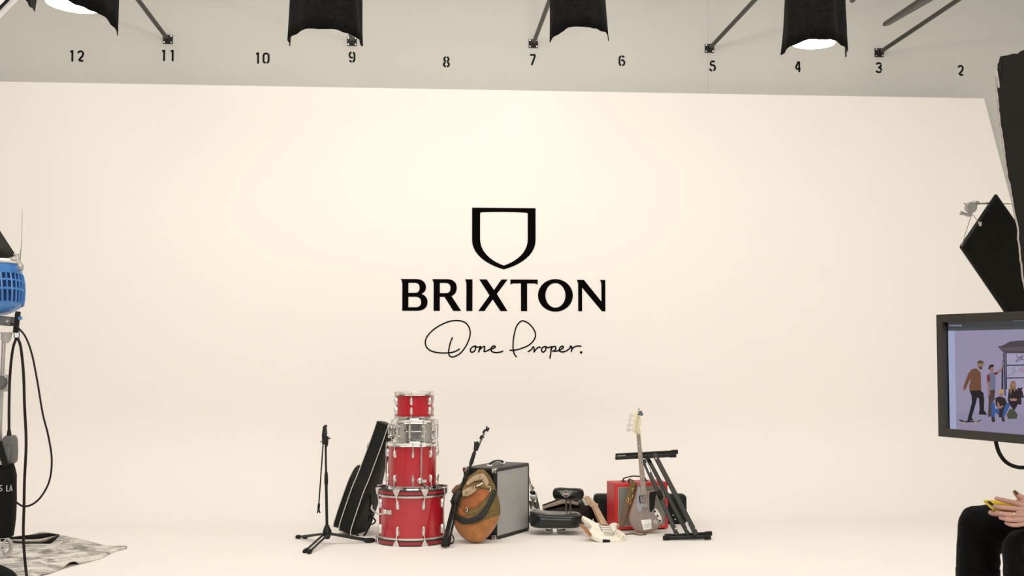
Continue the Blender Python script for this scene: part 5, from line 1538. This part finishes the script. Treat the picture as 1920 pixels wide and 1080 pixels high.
def sshape(name, col, polys, label=None):
    lay[0] += 1
    z = SCR - .0028 + .00004 * lay[0]
    mb = MB()
    for pl in polys: mb.prism([sp_(*q) for q in pl], z - .0002, z, MMt)
    return mb.build(name, smat(name + str(lay[0]), tuple(c * SK for c in col)), scr, smooth=False, label=label)
def rgb(r, g, b):
    f = lambda v: ((v / 255 + .055) / 1.055) ** 2.4 if v > 10 else v / 255 / 12.92
    return (f(r), f(g), f(b))
R_ = 1050                                    # far right limit in enlarged units (off frame)
def srect(x0, x1, ytop, ybot):               # horizontals follow the monitor, given at the left end in metres
    return [(x0, ytop), (x1, ytop), (x1, ybot), (x0, ybot)]
def mrect(name, col, u0, u1, v0, v1):
    lay[0] += 1; z = SCR - .0028 + .00004 * lay[0]
    return MB().prism([(u0, v0), (u1, v0), (u1, v1), (u0, v1)], z - .0002, z, MMt).build(name, smat(name + str(lay[0]), tuple(c * SK for c in col)), scr, smooth=False)
u_l = sp_(143, 560)[0]; u_p = sp_(192, 560)[0]; v_bar = sp_(143, 202)[1]; v_bar2 = sp_(145, 182)[1]; v_bot = sp_(135, 945)[1]; v_topb = sp_(145, 127)[1]
mrect('side_strip', rgb(158, 164, 196), u_l, u_p, v_bot, v_bar)
mrect('photo_backdrop', rgb(146, 138, 166), u_p, sx1, v_bot, v_bar)
mrect('photo_floor', rgb(140, 132, 158), u_p, sx1, v_bot, sp_(192, 800)[1])
mrect('tool_bar', rgb(70, 73, 76), u_l, sx1, v_bar, v_topb)
mrect('menu_bar', rgb(62, 65, 68), u_l, sx1, v_bar2, v_topb)
for k in range(5): 
    x = 150 + k * 19; sshape('menu_text', rgb(138, 142, 160), [[(x, 157), (x + 13, 156), (x + 13, 167), (x, 168)]])
for k in range(4): 
    x = 150 + k * 14; sshape('tool_text', rgb(100, 108, 112), [[(x, 194), (x + 8, 194), (x + 8, 198), (x, 198)]])
for k in range(7): 
    x = 628 + k * 13; sshape('tool_icon', rgb(122, 126, 128), [[(x, 124), (x + 6, 123), (x + 6, 130), (x, 131)]])
# bus shelter
sshape('shelter_glass', rgb(158, 152, 180), [[(575, 372), (800, 366), (800, 740), (575, 700)]])
sshape('shelter_roof', rgb(72, 64, 70), [[(512, 320), (545, 312), (600, 282), (660, 275), (820, 268), (820, 372), (560, 368), (540, 352)]])
sshape('roof_fascia', rgb(88, 80, 86), [[(520, 326), (820, 318), (820, 352), (545, 352)]])
sshape('shelter_post', rgb(46, 44, 62), [[(540, 460), (552, 460), (552, 640), (538, 640)], [(552, 366), (562, 366), (570, 690), (562, 690)], [(568, 366), (577, 366), (580, 640), (570, 640)]])
sshape('shelter_bar', rgb(44, 44, 60), [[(575, 456), (820, 452), (820, 460), (575, 464)], [(575, 552), (820, 548), (820, 556), (575, 560)]])
def scrawl(col, pts, w=3.2):
    lay[0] += 1; z = SCR - .0028 + .00004 * lay[0]
    q = [(p.x, p.y) for p in catmull([Vector((*sp_(*p), 0)) for p in pts], 4)]
    MB().ribbon(q, w / 4 * 3.5 / FPX * 1.2, z - .0002, z, MMt).build('graffiti', smat('graffiti%d' % lay[0], tuple(c * SK for c in col)), scr, smooth=False)
scrawl(rgb(52, 48, 66), [(650, 378), (660, 400), (690, 404), (672, 422), (645, 432), (668, 408), (700, 385), (690, 412), (712, 420)])
scrawl(rgb(72, 66, 110), [(548, 380), (556, 410), (546, 440), (556, 470)], 5)
scrawl(rgb(104, 122, 150), [(612, 485), (640, 475), (622, 520), (650, 505), (618, 492)])
scrawl(rgb(150, 84, 110), [(668, 478), (678, 505), (694, 470), (700, 508), (715, 480)])
scrawl(rgb(150, 70, 110), [(712, 395), (722, 405), (715, 425)])
scrawl(rgb(140, 110, 140), [(590, 520), (600, 540), (618, 515), (624, 545)])
# skater
sshape('skater_jacket', rgb(106, 70, 52), [[(312, 492), (345, 482), (372, 492), (384, 520), (388, 645), (376, 650), (300, 655), (296, 620), (312, 560), (296, 580), (268, 645), (250, 632), (270, 575), (290, 525)]])
sshape('skater_collar', rgb(150, 146, 160), [[(358, 480), (376, 486), (382, 505), (368, 500)]])
sshape('skater_face', rgb(132, 96, 88), [[(362, 452), (396, 452), (396, 482), (384, 492), (364, 484)]])
sshape('skater_beard', rgb(66, 50, 48), [[(374, 474), (396, 470), (392, 490), (380, 492)]])
sshape('skater_hat', rgb(86, 72, 56), [[(356, 458), (362, 428), (384, 421), (402, 430), (412, 456), (398, 460)]])
sshape('skater_hat_band', rgb(140, 124, 92), [[(360, 448), (408, 446), (412, 456), (358, 462)]])
sshape('skater_hand', rgb(140, 100, 92), [[(252, 626), (268, 634), (264, 654), (252, 652)]])
sshape('skater_legs', rgb(28, 22, 28), [[(302, 652), (382, 646), (404, 668), (411, 720), (408, 795), (428, 822), (424, 832), (370, 828), (376, 790), (372, 710), (358, 700), (346, 750), (316, 852), (330, 872), (284, 880), (290, 850), (318, 740), (316, 690)]])
sshape('skateboard', rgb(38, 32, 38), [[(218, 866), (236, 868), (262, 878), (362, 878), (386, 866), (390, 872), (360, 886), (258, 888), (232, 880)]])
sshape('skateboard_wheel', rgb(158, 138, 116), [[(248, 884), (268, 884), (268, 902), (248, 902)], [(338, 880), (358, 880), (358, 900), (338, 900)]])
# standing man
sshape('standing_trousers', rgb(74, 56, 54), [[(440, 640), (492, 640), (488, 720), (468, 740), (466, 845), (438, 845), (444, 730)]])
sshape('standing_shirt', rgb(102, 108, 132), [[(446, 520), (476, 512), (494, 526), (496, 640), (452, 648), (448, 580)]])
sshape('standing_sleeve', rgb(112, 44, 50), [[(430, 536), (448, 524), (456, 560), (452, 584), (432, 584)], [(480, 516), (510, 508), (512, 528), (492, 532)]])
sshape('standing_arm', rgb(146, 104, 98), [[(434, 584), (450, 584), (452, 640), (456, 684), (446, 686), (438, 640)], [(508, 508), (534, 488), (546, 456), (556, 458), (542, 500), (512, 526)]])
sshape('standing_face', rgb(142, 104, 96), [[(450, 474), (480, 470), (482, 498), (470, 516), (454, 506)]])
sshape('standing_cap', rgb(40, 36, 44), [[(442, 486), (448, 460), (470, 452), (486, 460), (484, 468), (458, 478), (450, 496)]])
# sitting people
sshape('sitting_jeans', rgb(48, 84, 142), [[(466, 742), (486, 732), (494, 790), (490, 850), (466, 850)], [(560, 752), (598, 736), (606, 756), (580, 810), (560, 850), (548, 846), (556, 800)], [(490, 790), (520, 780), (520, 830), (496, 820)]])
sshape('sitting_vest', rgb(40, 32, 36), [[(494, 706), (528, 692), (566, 706), (580, 742), (560, 780), (548, 850), (520, 850), (522, 790), (498, 760)]])
sshape('sitting_arms', rgb(148, 108, 100), [[(506, 738), (520, 738), (530, 770), (552, 760), (556, 770), (530, 788), (512, 778)]])
sshape('sitting_face', rgb(150, 112, 104), [[(526, 664), (552, 664), (550, 690), (538, 700), (528, 690)]])
sshape('sitting_beanie', rgb(176, 146, 76), [[(524, 668), (526, 648), (540, 638), (554, 646), (558, 668)]])
sshape('sitting_shoes', rgb(52, 44, 46), [[(464, 850), (490, 846), (494, 884), (470, 886)], [(540, 850), (562, 846), (566, 882), (546, 884)]])
sshape('bench', rgb(40, 34, 40), [[(660, 630), (820, 622), (820, 700), (690, 704), (690, 756), (660, 752)]])
sshape('woman_dress', rgb(36, 28, 32), [[(596, 640), (626, 622), (656, 640), (672, 700), (660, 760), (636, 800), (606, 760), (588, 720)]])
sshape('woman_hair', rgb(132, 100, 72), [[(606, 608), (616, 578), (640, 576), (650, 600), (648, 640), (640, 660), (624, 630), (610, 680), (602, 650)]])
sshape('woman_face', rgb(158, 118, 108), [[(622, 596), (642, 596), (640, 620), (628, 624)]])
sshape('woman_hands', rgb(152, 112, 104), [[(600, 710), (640, 708), (664, 716), (650, 728), (610, 726)]])
sshape('backpack', rgb(70, 70, 58), [[(580, 830), (604, 786), (634, 790), (662, 830), (656, 860), (590, 862)]])
sshape('right_sitter', rgb(176, 166, 190), [[(694, 640), (730, 610), (820, 610), (820, 700), (716, 716)]])
sshape('right_sitter_legs', rgb(40, 34, 44), [[(712, 712), (820, 700), (820, 860), (712, 860)]])
sshape('right_sitter_head', rgb(122, 90, 82), [[(708, 570), (740, 562), (740, 610), (712, 608)]])
# monitor cable and off-frame stand
mc = MB().tube([P(1867, 822, 3.44), P(1868, 832, 3.45), P(1874, 850, 3.46), P(1886, 866, 3.47), P(1904, 875, 3.47), P(1925, 876, 3.46), P(1960, 868, 3.40)], .0056, 10, smooth=6).build('signal_cable', M_RUBBER)
tag(mc, 'black signal cable drooping from the underside of the monitor', 'cable')
sbm = mBL + mx_ * .42 - mn_ * .055
MB().box((sbm.x, sbm.y, mBL.z + MH / 2), (.10, .05, .10)).build('mount_block', M_BLACKMETAL, mon, bevel=.005)
MB().tube([Vector((sbm.x, sbm.y, .03)), Vector((sbm.x, sbm.y, mBL.z + MH / 2))], .020, 12).build('stand_pole', M_BLACKMETAL, mon)
MB().lathe([(.001, 0), (.24, 0), (.24, .012), (.03, .035), (.001, .035)], Matrix.Translation((sbm.x, sbm.y, 0)), 28).build('stand_base', M_BLACKMETAL, mon)

# ------------------------------------------------------------------ tall folding chair
CHX, CHY, SEATZ = 2.10, 4.13, .80
chair = thing('tall_director_chair', 'tall folding director chair carrying the seated person at lower right', 'chair', Vector((CHX, CHY, 0)))
M_WOODB = mat('black_stained_wood', (.015, .013, .012), .5, var=.2, scale=10)
M_CANVB = mat('black_canvas', (.012, .012, .012), .85, var=.1)
MB().box((CHX, CHY, SEATZ - .01), (.42, .50, .016)).build('seat', M_CANVB, chair, bevel=.004)
for sy in (-.27, .27):
    MB().bar((CHX - .24, CHY + sy, SEATZ - .02), (CHX + .24, CHY + sy, SEATZ - .02), .035, .035).build('side_rail', M_WOODB, chair, bevel=.004)
    MB().bar((CHX - .22, CHY + sy, .015), (CHX + .22, CHY + sy, .015), .03, .03).build('foot_rail', M_WOODB, chair, bevel=.004)
    MB().bar((CHX + .22, CHY + sy, SEATZ - .02), (CHX + .25, CHY + sy, SEATZ + .52), .03, .03, up=(0, 1, 0)).build('back_post', M_WOODB, chair, bevel=.004)
for sx in (-.19, .19):
    MB().bar((CHX + sx, CHY - .27, .02), (CHX + sx, CHY + .27, SEATZ - .03), .03, .022, up=(1, 0, 0)).build('leg', M_WOODB, chair, bevel=.003)
    MB().bar((CHX + sx + .032, CHY + .27, .02), (CHX + sx + .032, CHY - .27, SEATZ - .03), .03, .022, up=(1, 0, 0)).build('leg', M_WOODB, chair, bevel=.003)
MB().box((CHX + .262, CHY, SEATZ + .44), (.012, .56, .16)).build('backrest', M_CANVB, chair)
MB().bar((CHX - .46, CHY - .27, .36), (CHX - .46, CHY + .27, .36), .04, .03).build('footrest', M_WOODB, chair, bevel=.004)
for sy in (-.27, .27):
    MB().bar((CHX - .46, CHY + sy, .36), (CHX - .10, CHY + sy, .36), .024, .024).build('footrest_arm', M_WOODB, chair, bevel=.003)
    MB().bar((CHX - .12, CHY + sy, .36), (CHX - .12, CHY + sy, SEATZ - .03), .024, .024, up=(0, 1, 0)).build('footrest_post', M_WOODB, chair, bevel=.003)

# ------------------------------------------------------------------ person
M_SKIN = mat('skin', (0.66, 0.385, 0.315), .5, var=.10, scale=30, bump=.08, bscale=90)
M_JEANS = mat('black_jeans', (0.0022, 0.0022, 0.0024), .7, var=.4, scale=24, bump=.5, bscale=22, spec=.14)
M_SWEAT = mat('black_sweater', (.010, .010, .011), .85, var=.2, scale=40, bump=.3, bscale=160)
person = thing('person', 'seated person in black jeans holding a yellow phone at lower right', 'person', Vector((CHX, CHY, SEATZ)))
kF = P(1829, 988, 4.30); kN = P(1914, 1034, 4.04)       # far and near knee
pel = Vector((CHX + .02, CHY, SEATZ + .095))
hipF, hipN = pel + Vector((-.02, .10, 0)), pel + Vector((-.02, -.10, 0))
ankF = Vector((P(1824, 1300, 4.30).x, 4.30, .47)); ankN = Vector((kN.x + .015, 4.0, .47))
m = MB()
m.tube([hipF, hipF.lerp(kF, .5) + UP * .004, kF + Vector((.03, 0, .0))], [.098, .090, .076], 20, smooth=4, round_=True)
m.tube([hipN, hipN.lerp(kN, .5), kN + Vector((.03, 0, 0))], [.098, .090, .076], 20, smooth=4, round_=True)
for kk, aa in ((kF, ankF), (kN, ankN)):
    m.tube([kk + Vector((.012, 0, .004)), kk.lerp(aa, .25) + Vector((.012, 0, 0)), kk.lerp(aa, .6) + Vector((.012, 0, 0)), aa], [.070, .073, .069, .062], 20, smooth=4, round_=True)
m.tube([pel + Vector((0, -.07, .03)), pel + Vector((0, .07, .03))], .125, 20, round_=True)
rm = remeshed(m, .010, 5)
for p in rm.v:        # cloth folds round the knee
    if .60 < p.z < 1.05 and p.x < 1.95:
        d = 0.007 * math.sin((p.x * 1.0 + p.z * 1.5) * 62 + 3 * noise.noise(p * 9)) * max(0, 1 - abs(p.x - 1.72) / .2)
        n_ = noise.noise(p * 14) * .006
        p.y -= d; p.z += n_
rm.build('trousers', M_JEANS, person)
for kk, aa in ((kF, ankF), (kN, ankN)):
    c = kk.lerp(aa, .0); zc = P(1829, 1066, 4.3).z
    t = (c.z - zc) / (kk.z - aa.z)
    q = kk.lerp(aa, t) + Vector((.012, 0, 0))
    MB().tube([q + UP * .001, q, q - UP * .10, q - UP * .2], [.0715, .0735, .0735, .071], 28).build('trouser_cuff', M_JEANS, person)
# torso, sleeves
chest = pel + Vector((.05, 0, .36)); neck = pel + Vector((.01, 0, .55))
shF, shN = chest + Vector((-.01, .18, .10)), chest + Vector((-.01, -.18, .10))
elF, elN = pel + Vector((-.10, .24, .17)), pel + Vector((-.08, -.25, .16))
wrN = P(1958, 974, 4.00); wrF = P(1960, 950, 4.12)
m = MB()
m.tube([pel + UP * .02, pel + Vector((.06, 0, .18)), chest, neck + UP * -.06], [.15, .145, .155, .075], 22, smooth=4, round_=True)
m.tube([shF, shN], .075, 18, round_=True)
for s_, e_, w_2 in ((shF, elF, wrF), (shN, elN, wrN)):
    m.tube([s_, s_.lerp(e_, .5), e_, e_.lerp(w_2, .5), e_.lerp(w_2, .93)], [.068, .058, .052, .046, .038], 16, smooth=3, round_=True)
remeshed(m, .012, 5).build('sweater', M_SWEAT, person)
# hands: fingers are chains of rounded tubes rooted in the palm, merged into one surface
def PH(x, y, d=0): return P(x, y, 4.0 + d)
m = MB()
m.tube([elN.lerp(wrN, .8), wrN, PH(1938, 972)], [.034, .028, .030], 16, round_=True)
m.tube([wrN, PH(1940, 967, .01), PH(1925, 960, .012)], [.027, .034, .024], 16, round_=True)
m.tube([PH(1938, 974, .0), PH(1924, 971, .004)], [.030, .023], 14, round_=True)
fing = [  # near hand: joints from knuckle to tip
    ([(1921, 949, .02), (1902, 943, .02), (1884, 938.5, .01), (1868.5, 934.5, .0)], [.0100, .0086, .0080, .0066]),
    ([(1921, 956, .0), (1903, 954, -.012), (1882, 952, -.014), (1864.5, 949.5, -.002)], [.0092, .0080, .0074, .0064]),
    ([(1921, 965, -.006), (1903, 965, -.020), (1884, 963.8, -.023), (1869, 960.8, -.012)], [.0092, .0080, .0074, .0066]),
    ([(1921, 974, -.006), (1905, 975, -.018), (1890, 974, -.021), (1876, 970.8, -.012)], [.0090, .0078, .0072, .0063]),
    ([(1920, 982, .0), (1906, 984.5, -.010), (1895, 983.8, -.013), (1886.5, 980.5, -.008)], [.0086, .0074, .0068, .0058]),
]
for pts, rr in fing:
    m.tube([PH(*p) for p in pts], rr, 12, smooth=3, round_=True)
m.tube([PH(1868, 963, .02), PH(1861, 962, .02), PH(1857.5, 961, .02)], [.0088, .0090, .0078], 12, smooth=2, round_=True)
m.tube([PH(1915, 960, .035), PH(1885, 963, .035), PH(1868, 963, .02)], [.011, .0090, .0088], 12, smooth=2, round_=True)
# far hand behind the phone, thumb raised
m.tube([elF.lerp(wrF, .8), wrF, PH(1940, 945, .06)], [.034, .027, .030], 16, round_=True)
m.tube([wrF, PH(1938, 946, .07), PH(1920, 948, .055)], [.026, .034, .030], 16, round_=True)
m.tube([PH(1932, 938, .06), PH(1920, 935, .05), PH(1910, 930, .045), PH(1903.5, 923, .045)], [.014, .0115, .0100, .0078], 12, smooth=3, round_=True)
for dy in (0, 6, 12):
    m.tube([PH(1922, 946 + dy, .06), PH(1905, 950 + dy, .05), PH(1893, 953 + dy, .04)], [.011, .010, .009], 10, smooth=2, round_=True)
# head, neck, torso and arms belong to the same continuous body
hc_ = neck + Vector((-.035, 0, .19))
m.tube([pel + UP * .04, pel + Vector((.06, 0, .18)), chest, neck + UP * -.06], [.05, .05, .055, .045], 22, smooth=4, round_=True)
m.tube([shF, shN], .03, 18, round_=True)
for s_, e_, w_2 in ((shF, elF, wrF), (shN, elN, wrN)):
    m.tube([s_, s_.lerp(e_, .5), e_, e_.lerp(w_2, .5), w_2], [.028, .026, .024, .026, .027], 16, smooth=3, round_=True)
m.tube([neck + UP * -.09, neck + UP * .02, hc_ + Vector((.03, 0, -.06))], [.062, .056, .055], 16, round_=True)
m.tube([hc_ + Vector((-.035, 0, -.075)), hc_ + Vector((-.012, 0, 0)), hc_ + Vector((.005, 0, .045))], [.048, .076, .080], 20, smooth=4, round_=True)
m.tube([hc_ + Vector((-.078, 0, .015)), hc_ + Vector((-.102, 0, -.022)), hc_ + Vector((-.085, 0, -.030))], [.008, .014, .012], 10, smooth=3, round_=True)
m.tube([hc_ + Vector((-.078, -.018, -.062)), hc_ + Vector((-.082, .018, -.062))], .010, 10, round_=True)
for s_ in (-1, 1):
    m.tube([hc_ + Vector((.01, s_ * .078, .02)), hc_ + Vector((.016, s_ * .084, 0)), hc_ + Vector((.008, s_ * .078, -.025))], [.012, .014, .009], 8, smooth=2, round_=True)
remeshed(m, .0016, 2).build('body', M_SKIN, person, ang=80)
for s_ in (-1, 1):
    MB().lathe([(.001, -.010), (.007, -.008), (.010, 0), (.007, .008), (.001, .010)], Matrix.Translation(hc_ + Vector((-.072, s_ * .030, .008))), 12).build('eye', mat('eye_dark', (.05, .035, .03), .2), person)
hm = MB()
rows = []
for j in range(9):
    t = .02 + (PI * .62) * j / 8
    rows.append([hc_ + Vector((.014 + .098 * math.sin(t) * math.cos(a) * (1.0 if math.cos(a) > 0 else .86 - .25 * (j / 8)), .092 * math.sin(t) * math.sin(a), .045 + .092 * math.cos(t))) for a in [2 * PI * k / 24 for k in range(24)]])
hm.grid(rows, closed_u=True).build('hair', mat('brown_hair', (.05, .03, .018), .6, var=.3, scale=60, bump=.4, bscale=120), person, wall=.008)
for p, r_ in (((1904.5, 923.5, .038), .0), ):
    a_ = PH(*p)
    MB().tube([PH(1903, 921, .035), PH(1907, 925.5, .035)], [.0040, .0046], 10, round_=True, flat=.6).build('thumb_nail', mat('dark_teal_polish', (.03, .05, .045), .3), person)
for x, y, d in ((1865.5, 948.6, -.0085), (1870, 959.8, -.0185)):
    MB().tube([PH(x, y, d), PH(x + 4, y + .3, d - .0005)], [.0030, .0036], 8, round_=True, flat=.6).build('finger_nail', mat('nail', (.62, .40, .34), .35), person)
for aa, s_ in ((ankF, 1), (ankN, -1)):
    m = MB(); m.tube([Vector((aa.x + .05, aa.y, .415)), Vector((aa.x + .0, aa.y, .42)), Vector((aa.x - .12, aa.y, .405)), Vector((aa.x - .19, aa.y, .395))], [.036, .042, .036, .022], 16, smooth=4, round_=True)
    m.tube([Vector((aa.x, aa.y, .42)), aa + UP * .04], [.045, .050], 16)
    remeshed(m, .008, 4).build('shoe', M_RUBBER, person)
# ring
rc = PH(1899, 964.9, -.0208)
rd = (PH(1884, 964, -.022) - PH(1903, 965, -.02)).normalized()
e1 = rd.cross(UP).normalized(); e2 = rd.cross(e1)
ringo = MB().lathe([(.0079, -.0024), (.0094, -.0020), (.0094, .0020), (.0079, .0024)], mtx(rc, e1, e2, rd), 24, closed=True).build('finger_ring', mat('gold_ring', (.85, .62, .25), .2, 1.0))
tag(ringo, 'gold ring on a finger of the hand holding the phone', 'ring')

# yellow phone held in the hands
a, d_ = PH(1843.5, 937, .065), PH(1860.5, 951.5, .008)
ph = thing('mobile_phone', 'bright yellow phone with black camera window held in both hands', 'phone', a)
LENp = .135
py_ = (d_ - a).normalized()
px_ = Vector((1, .30, .04)); px_ = (px_ - py_ * px_.dot(py_)).normalized()
pn_ = px_.cross(py_).normalized()
if pn_.dot(CAM - a) < 0: pn_ = -pn_
PMt = mtx(a, px_, py_, pn_)
MB(PMt).box((LENp / 2, .033, -.0045), (LENp, .066, .009)).build('case', mat('yellow_phone_case', (.85, .60, .015), .4, var=.03), ph, bevel=.004, bseg=3)
MB(PMt).box((.010, .036, .0008), (.013, .042, .0018)).build('camera_window', M_PG, ph, bevel=.003)
